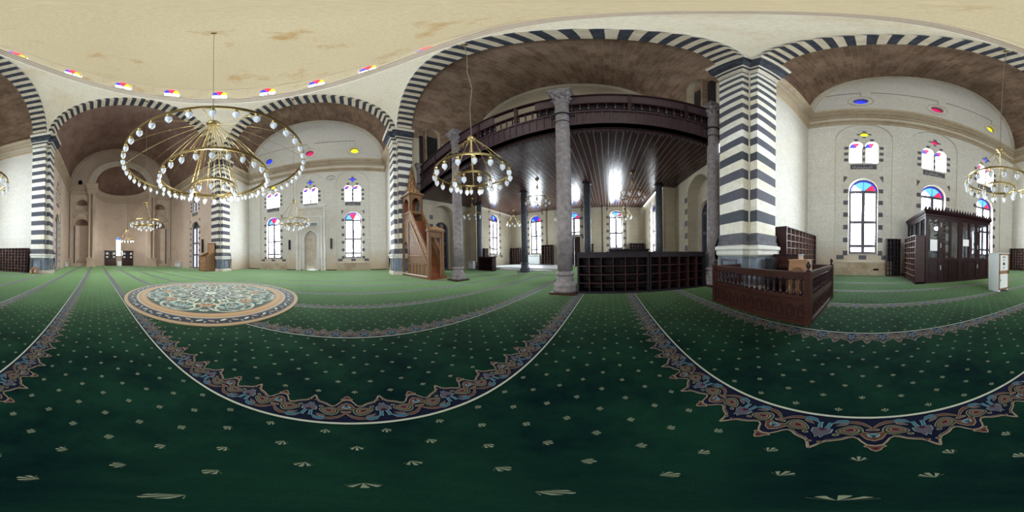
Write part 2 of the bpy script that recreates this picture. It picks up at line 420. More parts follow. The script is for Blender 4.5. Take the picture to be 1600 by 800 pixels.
# paisley
for l,m,rx,ry in ((3,'cream',.048,.034),(4,'gwool',.044,.030),(5,'cream',.035,.023),(6,'bwool',.031,.0195),(7,'cream',.021,.0125),(8,'maroon',.017,.0095)):
    add(l,m,ell(.078,.112,rx,ry,.32,14,.45))
add(3,'cream',ell(.118,.150,.012,.009,.3,8)); add(4,'gwool',ell(.118,.150,.008,.005,.3,8))
# palmette (half)
for l,m,pp in ((3,'cream',[(0,.130),(.012,.128),(.026,.122),(.044,.118),(.046,.128),(.038,.150),(.024,.176),(0,.192)]),
               (4,'bwool',[(0,.134),(.012,.132),(.027,.126),(.041,.122),(.042,.129),(.035,.149),(.022,.172),(0,.187)]),
               (5,'lblue',[(0,.132),(.014,.140),(.022,.138),(.016,.158),(0,.166)]),
               (6,'blue',[(0,.138),(.010,.143),(.016,.142),(.011,.154),(0,.160)]),
               (7,'maroon',[(0,.150),(.006,.154),(.005,.163),(0,.167)]),
               (3,'cream',[(0,.100),(.014,.096),(.024,.102),(.022,.110),(.010,.113),(0,.112)]),
               (4,'bwool',[(0,.103),(.012,.100),(.019,.103),(.017,.107),(.008,.109),(0,.109)]),
               (3,'cream',[(0,.224),(.026,.219),(.032,.228),(.020,.238),(.013,.254),(0,.266)]),
               (4,'bwool',[(0,.228),(.022,.224),(.026,.229),(.016,.236),(.010,.250),(0,.260)]),
               (5,'maroon',[(0,.236),(.008,.240),(.006,.247),(0,.250)])): add(l,m,pp)
# tulip
for qd in ribq([(.150,.060),(.152,.085),(.158,.108)], .008): add(3,'lblue',qd)
for qd in ribq([(.150,.060),(.152,.085),(.158,.108)], .005): add(4,'blue',qd)
for l,m,g in ((5,'lblue',0),(6,'slate',.0035)):
    add(l,m,[(.132+g,.112+g*.3),(.150,.108+g),(L/2,.126+g*.2),(L/2,.168-g),(.160,.182-g*1.4),(.150,.160),(.134+g,.138)])
add(7,'maroon',[(.150,.110),(L/2,.112),(L/2,.130)])
add(5,'cream',ell(.150,.212,.012,.007,0,8)); add(6,'maroon',ell(.150,.212,.008,.004,0,8))
LINES = [.638+1.252*k for k in range(0,6)] + [-.614-1.252*k for k in range(0,10)]
def xrange(y):
    if y > 3.2: return (CX-HW+.02, CX+HW-.02)
    if y < -9.2: return (CX-HW+.02, CX+HW-.02)
    return (XW-.2, XE-.05)
b = MB(); E0 = .0012
for y0 in LINES:
    xa, xb = xrange(y0)
    if y0-.28 < YS or y0 > YN: continue
    b.face([(xa,y0-.011,E0*3),(xb,y0-.011,E0*3),(xb,y0+.004,E0*3),(xa,y0+.004,E0*3)],'creamw')
    k = math.ceil((xa-.04)/L); 
    while .04+(k+1)*L < xb+L*.5:
        uc = .04+k*L
        if uc > xa+L/2 and uc < xb-L/2:
            for l, m, p in HALF:
                z = E0*.9*l
                b.face([(uc+u, y0-v, z) for u,v in p], m)
                b.face([(uc-u, y0-v, z) for u,v in p[::-1]], m)
        k += 1
b.build('carpet_border', FLOOR)
# ---------------- medallion rug
def medallion():
    t = thing('medallion_rug', 'large round floral medallion rug under the big chandelier', 'rug', (3.48,-2.95,0))
    b = MB()
    def disc(r0, r1, z, m, n=96):
        for k in range(n):
            a, c = 2*PI*k/n, 2*PI*(k+1)/n
            p = [(r1*math.cos(a),r1*math.sin(a),z),(r1*math.cos(c),r1*math.sin(c),z),(r0*math.cos(c),r0*math.sin(c),z),(r0*math.cos(a),r0*math.sin(a),z)]
            b.face(p if r0 > 0 else p[:3], m)
    def pol(pts, m, z, n=8, off=0, mir=True):
        for k in range(n):
            for sg in ((1,-1) if mir else (1,)):
                a = 2*PI*(k+off)/n; c, s_ = math.cos(a), math.sin(a)
                b.face([(x*c-sg*y*s_, x*s_+sg*y*c, z) for x,y in pts], m)
    e = .0016; B0 = .014
    b.lathe([(2.31,0),(2.31,B0-.003)],'tanw',96,sm=False)
    disc(0,2.31,B0,'tanw'); disc(2.03,2.21,B0+e,'navy'); disc(1.99,2.03,B0+e,'slate'); disc(1.97,1.99,B0+2*e,'creamw'); disc(2.21,2.225,B0+2*e,'bwool')
    disc(1.74,1.96,B0+e,'orange'); disc(1.80,1.86,B0+2*e,'tanw'); disc(1.70,1.74,B0+2*e,'navy'); disc(0,1.70,B0+2*e,'gwool')
    for k in range(72):
        a = 2*PI*k/72; r = 2.10+.02*math.sin(k*2.1)
        b.face([(r*math.cos(a)+x, r*math.sin(a)+y, B0+3*e) for x,y in ell(0,0,.062,.028,a+PI/3+(k%2)*PI/3,8)], 'creamw' if k%2 else 'cream')
        b.face([(2.165*math.cos(a+.04)+x, 2.165*math.sin(a+.04)+y, B0+3*e) for x,y in ell(0,0,.035,.02,a,6)], 'cream' if k%3 else 'lblue')
    def loop(cx, cy, r, a0, a1, wd, n=14, shrink=0):
        return [( cx+(r-shrink*i/n)*math.cos(a0+(a1-a0)*i/n), cy+(r-shrink*i/n)*math.sin(a0+(a1-a0)*i/n)) for i in range(n+1)]
    def strokes(pts, wd, m, z, **k):
        for qd in ribq(pts, wd): pol(qd, m, z, **k)
    # big interlaced scallops
    strokes(loop(1.28,.42,.36,-2.3,2.6,0), .026, 'creamw', B0+4*e)
    strokes(loop(1.28,.42,.36,-2.3,2.6,0), .010, 'lblue', B0+5*e)
    strokes(loop(1.05,0,.52,0,2.5,0), .028, 'cream', B0+4*e, off=.5)
    strokes(loop(1.05,0,.52,0,2.5,0), .010, 'slate', B0+5*e, off=.5)
    strokes(loop(.86,.25,.30,-1.2,3.4,0,14,.15), .024, 'creamw', B0+4*e)
    strokes(loop(1.40,.12,.20,-2.6,2.2,0,14,.08), .020, 'cream', B0+4*e, off=.5)
    strokes([(.55,0),(.75,.14),(1.0,.10),(1.2,.24),(1.45,.2),(1.62,.3)], [.02,.024,.026,.024,.02,.008], 'creamw', B0+5*e)
    strokes([(.5,.1),(.7,.26),(.95,.4),(1.2,.62),(1.35,.72)], [.014]*5, 'lblue', B0+5*e)
    # flowers
    for off, r, c in ((0,1.15,'orange'),(.5,1.38,'lblue'),(0,1.55,'creamw'),(.5,.80,'creamw')):
        sz = {1.15:.17,1.38:.13,1.55:.09,.80:.10}[r]
        for k in range(5):
            a = (k-2)*.62; pol(ell(r+sz*.75*math.cos(a), sz*.75*math.sin(a), sz*.5, sz*.26, a, 8), c, B0+6*e, off=off, mir=False)
        pol(ell(r,0,sz*.45,sz*.4,0,10), 'navy' if c != 'orange' else 'maroon', B0+7*e, off=off, mir=False)
        pol(ell(r,0,sz*.22,sz*.2,0,8), 'creamw', B0+8*e, off=off, mir=False)
    pol(ell(1.34,.34,.09,.035,.7,8),'lblue',B0+6*e); pol(ell(1.02,.30,.08,.03,-.4,8),'tanw',B0+6*e); pol(ell(1.55,.20,.07,.03,1.2,8),'creamw',B0+6*e)
    # centre
    disc(.50,.60,B0+6*e,'slate'); disc(.53,.56,B0+7*e,'creamw'); disc(0,.50,B0+6*e,'gwool')
    pol(ell(.33,0,.15,.05,0,10),'slate',B0+7*e,n=12,mir=False); pol(ell(.36,0,.10,.025,0,10),'creamw',B0+8*e,n=12,mir=False)
    pol(ell(.45,0,.04,.04,0,8),'bwool',B0+8*e,n=12,off=.5,mir=False); pol(ell(.12,0,.09,.04,0,8),'creamw',B0+8*e,n=8,mir=False)
    pol(ell(.62,0,.05,.05,0,8),'bwool',B0+8*e,n=16,mir=False)
    b.build('woven_face', t)
medallion()
# ------------------------------------------------------------------ piers
CAPP = [(0,9.0),(.05,9.05),(.05,9.12),(.10,9.18),(.10,9.26),(.14,9.30),(.14,9.36),(.18,9.38),(.34,9.50),(.34,9.76),(.40,9.80),(.46,9.90),(.46,10.0),(0,10.0)]
CAPM = ['trim','trim','trim','dark','dark','trim','trim','dark','dark','dark','trim','trim','trim']
PEDP = [(.16,0),(.16,.14),(.10,.16),(.10,.20),(.04,.20),(.04,.92),(.07,.92),(.13,.97),(.13,1.06),(.17,1.10),(.17,1.17),(.09,1.20),(.09,1.24),(.05,1.32),(.05,1.48),(0,1.50)]
PEDM = ['trim','trim','trim','trim','ped','light_w','light_w','light_w','light_w','light_w','light_w','quoin','quoin','quoin','quoin']
M['light_w'] = mat('white_moulding', (.60,.60,.54), .75, noise=(4,(.68,.68,.62),4))
for sx, sy, side in ((-1,1,'north_west'),(1,1,'north_east'),(1,-1,'south_east'),(-1,-1,'south_west')):
    P = [(R0,PW),(R0,Q),(Q,Q),(Q,R0),(PW,R0)]
    W = lambda p: (CX+sx*p[0], CY+sy*p[1])
    path = [W(p) for p in P]
    if sx*sy > 0: pass
    else: path = path[::-1]
    # room must lie to the left of travel
    root = sthing('pier'); root.name = 'pier'
    b = MB(); full = path + [W((PW,PW))]
    for i in range(len(full)):
        a, c = full[i], full[(i+1)%len(full)]
        b.face([(*a,0),(*c,0),(*c,10),(*a,10)], 'ablaq')
    # thin pale corner strip in the re-entrant corner
    cx_, cy_ = W((Q-.02,Q-.02)); b.box(min(cx_,cx_-sx*.03),min(cy_,cy_-sy*.03),.2,max(cx_,cx_-sx*.03),max(cy_,cy_-sy*.03),9.0,'trim')
    b.build('striped_shaft', root)
    def side_left(pth):  # check orientation: offset of first segment should point to room
        a, c = Vector(pth[0]), Vector(pth[1]); d = (c-a).normalized(); n = Vector((-d.y,d.x))
        mid = (a+c)/2; return (mid+n*.5-Vector((CX,CY))).length < (mid-n*.5-Vector((CX,CY))).length
    pth = path if side_left(path) else path[::-1]
    b = MB(); b.sweep(CAPP, pth, CAPM); b.build('capital', root)
    b = MB(); b.sweep(PEDP, pth, PEDM)
    for i in (0, 3):   # sunk panel frames on the wide faces
        a, c = Vector(pth[i]), Vector(pth[i+1]); d = (c-a); ln = d.length
        if ln < .5: continue
        d.normalize(); n = Vector((-d.y,d.x)); F = frame((a.x,a.y,0),(d.x,d.y,0),(n.x,n.y,0))
        o_ = [(.14,.26),(ln-.12,.26),(ln-.12,.86),(.14,.86)]; i_ = [(.19,.31),(ln-.17,.31),(ln-.17,.81),(.19,.81)]
        b.ring(F,o_,i_,.07,'quoin'); b.strip(F,o_,.04,.07,'quoin'); b.strip(F,i_,.04,.07,'quoin')
    b.build('pedestal', root)
# ------------------------------------------------------------------ the four great arches (alternating voussoirs)
ARMS = {'north': ((CX,CY,0),(1,0,0),(0,1,0)), 'south': ((CX,CY,0),(-1,0,0),(0,-1,0)),
        'east': ((CX,CY,0),(0,-1,0),(1,0,0)), 'west': ((CX,CY,0),(0,1,0),(-1,0,0))}
def FR(side):           # u across, z up, d = distance from dome centre along the arm
    o,u,n = ARMS[side]; return frame(o,u,n)
NV = 65
for i, side in enumerate(ARMS):
    F = FR(side); b = MB()
    ss = 3
    def pt(r, rz, k): a = PI*k/(NV*ss); return (r*math.cos(a), ZS+rz*math.sin(a))
    for k in range(NV*ss):
        m = 'dark' if (k//ss)%2 else 'light'
        a0, a1 = pt(R0,RISE,k), pt(R0,RISE,k+1); o0, o1 = pt(Q,RISE+.25,k), pt(Q,RISE+.25,k+1)
        b.face([F(*a0,Q),F(*a1,Q),F(*a1,PW),F(*a0,PW)], m)
        b.face([F(*a0,Q),F(*a1,Q),F(*o1,Q),F(*o0,Q)], m)
        v0, v1 = pt(HW,6.1,k), pt(HW,6.1,k+1)
        b.face([F(*a0,PW),F(*a1,PW),F(*v1,PW),F(*v0,PW)], 'light')
    li = arcline(0,ZS,Q,RISE+.25,80); lo = arcline(0,ZS,Q+.02,RISE+.30,80)
    b.arcband(F, [(x*1.0,z+.05) for x,z in lo], li, Q, Q-.05, 'white_trim')
    struct(b.build('trim_%d' % (i+1)))
# pendentives
for i,(sx,sy) in enumerate(((1,1),(-1,1),(-1,-1),(1,-1))):
    b = MB(); nz, na = 24, 16; G = []
    for j in range(nz+1):
        z = ZS + (RISE+.25)*math.sin(PI/2*j/nz); t = (z-ZS)/(RISE+.25); wd = Q*math.sqrt(max(0,1-t*t))
        rho = math.hypot(wd, Q); a0 = math.atan2(wd, Q); a1 = math.atan2(Q, wd)
        G.append([(CX+sx*rho*math.cos(a0+(a1-a0)*k/na), CY+sy*rho*math.sin(a0+(a1-a0)*k/na), z) for k in range(na+1)])
    for j in range(nz):
        for k in range(na):
            b.face([G[j][k],G[j][k+1],G[j+1][k+1],G[j+1][k]],'pend',None,True)
    o = struct(b.build('ceiling')); 
# dome: cornice ring, drum with windows, cupola
b = MB(); zc = ZS+RISE+.25
ringp = [(Q,zc),(Q,16.1),(Q-.07,16.14),(Q-.07,16.24),(Q-.16,16.30),(Q-.16,16.40),(Q-.26,16.48),(Q-.26,16.56),(Q-.16,16.60),(Q-.12,16.66),(Q-.12,16.78),(Q-.02,16.84)]
def rev(b, prof, m, n=96, sm=False):
    for j in range(len(prof)-1):
        for k in range(n):
            a, c = 2*PI*k/n, 2*PI*(k+1)/n; p = []
            for (r,z), t in ((prof[j],a),(prof[j],c),(prof[j+1],c),(prof[j+1],a)): p.append((CX+r*math.cos(t), CY+r*math.sin(t), z))
            b.face(p, m, None, sm)
[rev(b, ringp[i:i+2], 'trim_e' if i in (1,3,5,8,10) else 'white_trim') for i in range(len(ringp)-1)]; struct(b.build('trim_5'))  # browner bands paint shadow lines onto the ring mouldings
NWN = 12; ZD0, ZD1 = 16.84, 19.0
b = MB(); RD = Q
WHW = .085 # half angle of a drum window
def cyl(a, z, d=0): return (CX+(RD+d)*math.cos(a), CY+(RD+d)*math.sin(a), z)
for k in range(NWN):
    ac = math.radians(15+30*k); lo, hi = ac-math.radians(15), ac+math.radians(15)
    hole = arch(ac, 17.1, 2*WHW, 17.85, .85, 10)
    outer = [(lo,ZD0)]+[(lo+(hi-lo)*i/8,ZD0) for i in range(1,9)]+[(hi-(hi-lo)*i/8,ZD1) for i in range(9)]
    loops = [[Vector((u*6,z,0)) for u,z in outer],[Vector((u*6,z,0)) for u,z in hole]]
    pts = outer+hole; o_ = len(b.v); b.v += [cyl(u,z) for u,z in pts]; mi = b.mi('dome')
    for t in tessellate_polygon(loops): b.f.append(([o_+i for i in t], mi, None, False))
    for i in range(len(hole)):
        p, p2 = hole[i], hole[(i+1)%len(hole)]; b.face([cyl(*p),cyl(*p2),cyl(*p2,.14),cyl(*p,.14)],'dome')
    # incised panel lines beside each window
    for s_ in (-1,1):
        for (u0,u1,z0,z1) in ((.125,.215,17.15,18.7),):
            for (a0,a1,zz0,zz1) in ((u0,u0+.004,z0,z1),(u1-.004,u1,z0,z1),(u0,u1,z1-.02,z1)):
                b.face([cyl(ac+s_*a0,zz0,-.012),cyl(ac+s_*a1,zz0,-.012),cyl(ac+s_*a1,zz1,-.012),cyl(ac+s_*a0,zz1,-.012)],'trim_e')
NCUP = 24; H0 = 6.0
prof = [(Q*math.cos(PI/2*j/NCUP), ZD1+H0*math.sin(PI/2*j/NCUP)) for j in range(NCUP+1)]
rev(b, [(Q,ZD1-.0),(Q-.05,ZD1+.02),(Q-.05,ZD1+.08),(Q,ZD1+.1)], 'trim')
for j in range(NCUP):
    for k in range(96):
        a, c = 2*PI*k/96, 2*PI*(k+1)/96; p = []
        for (r,z), t in ((prof[j],a),(prof[j],c),(prof[j+1],c),(prof[j+1],a)): p.append((CX+r*math.cos(t), CY+r*math.sin(t), z+.05))
        uv = [(a*6,j*.4),(c*6,j*.4),(c*6,j*.4+.4),(a*6,j*.4+.4)]
        if j == NCUP-1: p = p[:3]; uv = uv[:3]
        b.face(p,'dome',uv,True)
struct(b.build('ceiling'))
WN = [0]
def wroot(loc=(0,0,0)):
    WN[0] += 1; return sthing('window_%d' % WN[0])
for k in range(NWN):
    ac = math.radians(15+30*k); r = wroot(); b = MB(); d = .12
    f0, f1 = ac-WHW*1.02, ac+WHW*1.02
    for (u0,u1) in ((f0,ac-.003),(ac+.003,f1)): b.face([cyl(u0,17.1,d),cyl(u1,17.1,d),cyl(u1,17.85,d),cyl(u0,17.85,d)],'dome_pane')
    b.build('pane', r)
    al = arcline(ac,17.85,WHW*1.03,.9,9)
    cols = ['pyel','pred','pred','pblue'] if True else 0
    for s_, (i0,i1,m) in enumerate(((0,3,'pyel'),(3,6,'pred'),(6,9,'pblue'))):
        b = MB(); b.face([cyl(ac,17.85,d)]+[cyl(*al[i],d) for i in range(i0,i1+1)], m); b.build('stained_glass', r)
    b = MB(); F = lambda u,z,dd=0: cyl(u,z,d-dd)
    b.obox(F, ac-.006, ac+.006, 17.1, 17.85, .0, .05, 'frame'); b.obox(F, f0, f1, 17.82, 17.9, 0, .05, 'frame')
    b.obox(F, f0, f0+.008, 17.1, 17.85, 0, .05, 'frame'); b.obox(F, f1-.008, f1, 17.1, 17.85, 0, .05, 'frame')
    b.build('window_frame', r)
# ------------------------------------------------------------------ windows
def sectors(F, r, uc, zs, rad, d, cols, rise=None):
    n = len(cols); rise = rise or rad
    for i, c in enumerate(cols):
        a0, a1 = PI-PI*i/n, PI-PI*(i+1)/n
        b = MB(); b.face([F(uc,zs,d)]+[F(uc+rad*math.cos(a0+(a1-a0)*k/6), zs+rise*math.sin(a0+(a1-a0)*k/6), d) for k in range(7)], c)
        b.build('stained_glass', r)
def tall_window(F, uc, wd, z0, zs, cols, dep=.27, pane='pane', bars=(2.57,1.39), wallm='wall', quo=True, d0=0, rim='pblue'):
    """F: u,z,d with d into the room; opening is cut by the caller in plane d0"""
    r = wroot(); h = wd/2; d = d0-dep
    b = MB(); loop = arch(uc,z0,wd,zs); b.strip(F, loop, d0, d-.02, 'trim'); b.build('reveal', r)
    b = MB(); b.face([F(uc-h,z0,d),F(uc+h,z0,d),F(uc+h,zs,d),F(uc-h,zs,d)], pane); b.build('pane', r)
    rr = h
    if rim:
        b = MB(); b.ring(F, arcline(uc,zs,h,h,24), arcline(uc,zs,h*.86,h*.86,24), d, rim, False); b.build('stained_glass', r); rr = h*.86
    sectors(F, r, uc, zs, rr, d, cols)
    b = MB(); t = .10
    for u0,u1,a,c in ((uc-h,uc-h+t*1.1,z0,zs),(uc+h-t*1.1,uc+h,z0,zs),(uc-t*.9,uc+t*.9,z0,zs)): b.obox(F,u0,u1,a,c,d,d+.06,'frame')
    for z in (z0+t*.5, zs)+tuple(bars): b.obox(F,uc-h,uc+h,z-t*.75,z+t*.75,d,d+.065,'frame')
    for i in range(1,len(cols)):
        a = PI-PI*i/len(cols); c_, s_ = math.cos(a), math.sin(a); q_ = .012
        p = [(uc-q_*s_, zs+q_*c_),(uc+q_*s_, zs-q_*c_),(uc+rr*c_+q_*s_, zs+rr*s_-q_*c_),(uc+rr*c_-q_*s_, zs+rr*s_+q_*c_)]
        b.prism(F, p, d+.005, d+.03, 'frame')
    b.arcband(F, arcline(uc,zs,h,h,20), arcline(uc,zs,h-.04,h-.04,20), d, d+.05, 'frame')
    b.build('window_frame', r)
    if quo:
        b = MB(); nq = int((zs-z0)/.53)
        for k in range(nq+1):
            z = zs-.02-k*(zs-z0)/nq*.98
            for s_ in (-1,1):
                a = uc+s_*(h+.03); c = uc+s_*(h+.25); b.obox(F,min(a,c),max(a,c),z-.11,z+.11,d0,d0+.008,'quoin')
        for s_ in (-1,1):
            a = uc+s_*(h+.06); c = uc+s_*(h+.25)
            b.prism(F, [(c,zs+.85),(c,zs+.45),(a,zs+.80)], d0, d0+.008, 'quoin')
        if z0 > .3:
            for uu in (-.78,0,.78): b.obox(F,uc+uu*wd-.18,uc+uu*wd+.18,z0-.26,z0-.06,d0,d0+.012,'quoin')
        b.build('quoin_stones', r)
    return r
SCR = [[(0,.0),(.03,.07),(.06,0),(.1,.02),(.13,.1),(.15,.01)],[(0,.05),(.05,0),(.1,.05),(.08,.1)],[(0,0),(.0,.12)],[(0,.02),(.06,-.02),(.12,.03),(.16,.0)],[(.0,.1),(.04,.06),(.0,.02)]]
def script(b, F, u0, u1, z0, z1, d, m, seed=1):
    rnd = random.Random(seed); u = u0+.03
    while u < u1-.12:
        s_ = rnd.choice(SCR); k = (z1-z0)/.16*.8; dz = rnd.uniform(0,.02)
        pts = [(u+x*k, z0+.03+(y+dz)*k) for x,y in s_]
        for qd in ribq(pts, .008): b.face([F(p[0],min(max(p[1],z0),z1),d) for p in qd], m)
        u += (max(x for x,y in s_)+.03)*k
def twin_window(F, uc, z0, zs, d0, oc, pane='pane', dark=False, sc=1.0, dep=.2):
    r = wroot(); lw = .62*sc; off = .37*sc
    for s_ in (-1,1):
        c = uc+s_*off; b = MB(); b.strip(F, arch(c,z0,lw,zs), d0, d0-dep-.02, 'trim'); b.build('reveal', r)
        d = d0-dep; b = MB(); b.face([F(c-lw/2,z0,d),F(c+lw/2,z0,d),F(c+lw/2,zs,d),F(c-lw/2,zs,d)], pane); b.build('pane', r)
        sectors(F, r, c, zs, lw/2, d, ['dglass']*3 if dark else ['pblue','pred','pane'])
        b = MB(); t = .045
        b.obox(F,c-t/2,c+t/2,z0,zs,d,d+.03,'frame') if dark else None
        b.obox(F,c-lw/2,c+lw/2,zs-t,zs,d,d+.04,'frame')
        for uu in (c-lw/2,c+lw/2-t): b.obox(F,uu,uu+t,z0,zs,d,d+.04,'frame')
        b.build('window_frame', r)
    b = MB(); d = d0-.08
    lp = [(uc+.2*sc*math.cos(2*PI*k/16), zs+.9*sc+.17*sc*math.sin(2*PI*k/16)) for k in range(16)]
    b.strip(F, lp, d0, d-.01, 'quoin'); b.build('oculus_reveal', r)
    b = MB(); b.face([F(*p,d) for p in lp], oc); b.build('stained_glass', r)
    b = MB()
    for k in range(3):
        for s_ in (-1,1):
            z = z0+.2+k*.42; a = uc+s_*(off+lw/2+.05); c = a+s_*.2; b.obox(F,min(a,c),max(a,c),z-.1,z+.1,d0,d0+.008,'quoin')
        b.obox(F,uc-.05,uc+.05,z-.1,z+.1,d0,d0+.008,'quoin')
    for uu in (-off,off): b.prism(F,[(uc+uu-.11,zs+lw/2+.2),(uc+uu-.07,zs+lw/2+.02),(uc+uu+.07,zs+lw/2+.02),(uc+uu+.11,zs+lw/2+.2)],d0,d0+.01,'quoin')
    for a in (0,PI/2,PI,-PI/2):
        ca, sa = math.cos(a), math.sin(a); p = (uc+.27*sc*ca, zs+.9*sc+.24*sc*sa)
        b.prism(F,[(p[0]-.08,p[1]-.05),(p[0]+.08,p[1]-.05),(p[0]+.08,p[1]+.05),(p[0]-.08,p[1]+.05)],d0,d0+.006,'quoin')
    b.build('quoin_stones', r)
    b = MB(); b.obox(F,uc-.62*sc,uc+.62*sc,z0-.42,z0-.12,d0,d0+.02,'quoin'); script(b,F,uc-.55*sc,uc+.55*sc,z0-.40,z0-.15,d0+.023,'white_trim',int(uc*7)+3)
    b.build('inscription_plaque', r)
# recessed bay with both windows
RW, RT, RB = 2.7, 7.55, .67      # recess width, springing, bottom
def hole_circle(uc, zc, r, n=18): return [(uc+r*math.cos(2*PI*k/n), zc+r*math.sin(2*PI*k/n)) for k in range(n)]
def window_bay(b, F, uc, cols, oc, wallm='wall', low=True, pane='pane', z0=1.0, rb=RB, dark=False, rw=RW, wd=1.38):
    rec = arch(uc, rb, rw, RT, rw/2*.95, 20); D = -.07
    b.strip(F, rec, 0, D, 'trim')
    if rb == RB: b.obox(F,uc-rw/2-.02,uc+rw/2+.02,0,.60,0,.05,'ledge'); b.obox(F,uc-rw/2-.04,uc+rw/2+.04,.60,.66,0,.08,'trim')
    holes = []
    if low: holes.append(arch(uc, z0, wd, 4.17, None, 16))
    sc = rw/2.7
    lw = .62*sc; off = .37*sc
    for s_ in (-1,1): holes.append(arch(uc+s_*off, 5.85, lw, 7.05, None, 10))
    holes.append([(uc+.2*sc*math.cos(2*PI*k/16), 7.05+.9*sc+.17*sc*math.sin(2*PI*k/16)) for k in range(16)])
    b.poly(F, rec, holes, D, wallm)
    if low: tall_window(F, uc, wd, z0, 4.17, cols, d0=D, pane=pane, rim=None if dark else 'pblue', bars=(2.57,1.39))
    twin_window(F, uc, 5.85, 7.05, D, oc, pane=pane, dark=dark, sc=sc)
    return rec
def end_wall(name, F, u0, u1, recs, extra, wallm='wall', top=True):
    """F: d into room. builds outer face with holes"""
    b = MB(); out = [(u0,0),(u1,0)]+[(x,z) for x,z in arcline((u0+u1)/2,ZS,(u1-u0)/2,6.1,40,0,PI)]
    holes = []
    for kw in recs: holes.append(window_bay(b, F, **kw))
    holes += extra
    b.poly(F, out, holes, 0, wallm)
    return b
def oculus(F, uc, zc, r, m, d0=0):
    t = wroot(); b = MB(); lp = hole_circle(uc,zc,r); b.strip(F, lp, d0, d0-.25, 'trim')
    lo = hole_circle(uc,zc,r*1.75); li = hole_circle(uc,zc,r*1.55)
    b.ring(F, lo, li, d0+.03, 'trim'); b.strip(F, lo, d0, d0+.03, 'trim_e'); b.strip(F, li, d0, d0+.03, 'trim_e'); b.build('reveal', t)
    b = MB(); b.face([F(*p,d0-.2) for p in lp], m); b.build('stained_glass', t)
    b = MB(); b.arcband(F, [*hole_circle(uc,zc,r*1.02), hole_circle(uc,zc,r*1.02)[0]], [*hole_circle(uc,zc,r*.88), hole_circle(uc,zc,r*.88)[0]], d0-.2, d0-.15, 'frame'); b.build('window_frame', t)
SP = 3.54
def flat(F0, dist):      # from arm frame to wall frame (d positive = into room)
    return lambda u, z, d=0: F0(u, z, dist-d)
# ---- north
FN = flat(FR('north'), YN-CY)
cN = ['pane','plb','plb','pred']
recs = [dict(uc=-SP,cols=cN,oc='pyel'), dict(uc=0,cols=cN,oc='pmag'), dict(uc=SP,cols=cN,oc='pblue')]
ZO = 11.45
ex = [hole_circle(u, ZO, .36) for u in (-3.75,.05,3.85)]
b = end_wall('wall_north', FN, -HW, HW, recs, ex); struct(b.build('wall_north'))
for u, m in ((-3.75,'pblue'),(.05,'pmag'),(3.85,'pyel')): oculus(FN, u, ZO, .36, m)
# ---- south  (u runs east -> west)
FS = flat(FR('south'), CY-YS)
cS = ['plb','pred','pane']
recs = [dict(uc=-SP,cols=cS,oc='pyel'), dict(uc=0,cols=cS,oc='pblue',low=False,rb=5.62,rw=2.5), dict(uc=SP,cols=cS,oc='pblue')]
mih = arch(0,0,1.05,2.75,.62,16,.35)
ex = [hole_circle(u, ZO-.2, .36) for u in (-3.9,0,3.75)] + [mih] + [[(u+.4*math.cos(2*PI*k/18), 8.05+.36*math.sin(2*PI*k/18)) for k in range(18)] for u in (-1.77,1.77)]
b = end_wall('wall_south', FS, -HW, HW, recs, ex); struct(b.build('wall_south'))
for u, m in ((-3.9,'pblue'),(0,'pmag'),(3.75,'pyel')): oculus(FS, u, ZO-.2, .36, m)
for u in (-1.77,1.77):
    t = wroot(); b = MB(); lp = [(u+.4*math.cos(2*PI*k/18), 8.05+.36*math.sin(2*PI*k/18)) for k in range(18)]
    b.strip(FS, lp, 0, -.16, 'trim'); b.build('reveal', t)
    b = MB(); b.face([FS(*p,-.15) for p in lp], 'marble'); b.build('pane', t)
    b = MB()
    for k in range(6):
        a = PI*k/6; b.prism(FS,[(u+.38*math.cos(a)-.012*math.sin(a),8.05+.34*math.sin(a)+.012*math.cos(a)),(u-.38*math.cos(a)-.012*math.sin(a),8.05-.34*math.sin(a)+.012*math.cos(a)),(u-.38*math.cos(a)+.012*math.sin(a),8.05-.34*math.sin(a)-.012*math.cos(a)),(u+.38*math.cos(a)+.012*math.sin(a),8.05+.34*math.sin(a)-.012*math.cos(a))],-.14,-.11,'trim')
    b.build('tracery', t)
# mihrab
t = thing('mihrab', 'white carved stone prayer niche in the window wall', 'mihrab'); b = MB()
N_ = 14; g = []
for j, (x,z) in enumerate(mih):
    pass
for k in range(N_):
    a0, a1 = PI*k/N_, PI*(k+1)/N_
    p0 = (-.525*math.cos(a0), -.5*math.sin(a0)); p1 = (-.525*math.cos(a1), -.5*math.sin(a1))
    b.face([FS(p0[0],0,p0[1]),FS(p1[0],0,p1[1]),FS(p1[0],2.75,p1[1]),FS(p0[0],2.75,p0[1])],'trim',None,True)
    for j in range(8):
        e0, e1 = PI/2*j/8, PI/2*(j+1)/8
        def hp(p, e):
            c = math.cos(e); x = p[0]*c; yy = math.sin(e); yy = yy*.65+.35*(1-abs(c)); return FS(x, 2.75+.62*yy, p[1]*c)
        b.face([hp(p0,e0),hp(p1,e0),hp(p1,e1),hp(p0,e1)],'wall',None,True)
b.build('niche', t)
def uframe(b, F, hw_, ht, wd, d, m, z0=0, zc=0):
    o_ = [(-hw_,z0),(-hw_,ht),(hw_,ht),(hw_,z0)]; i_ = [(-hw_+wd,z0),(-hw_+wd,ht-wd),(hw_-wd,ht-wd),(hw_-wd,z0)]
    b.arcband(F, o_, i_, 0, d, m)
b = MB(); uframe(b,FS,1.28,5.5,.16,.12,'marble'); uframe(b,FS,1.12,5.34,.14,.08,'trim'); uframe(b,FS,.98,4.6,.12,.05,'marble')
uframe(b,FS,.74,4.1,.08,.04,'marble'); b.obox(FS,-1.36,1.36,5.42,5.56,0,.18,'marble'); b.build('moulded_frame', t)
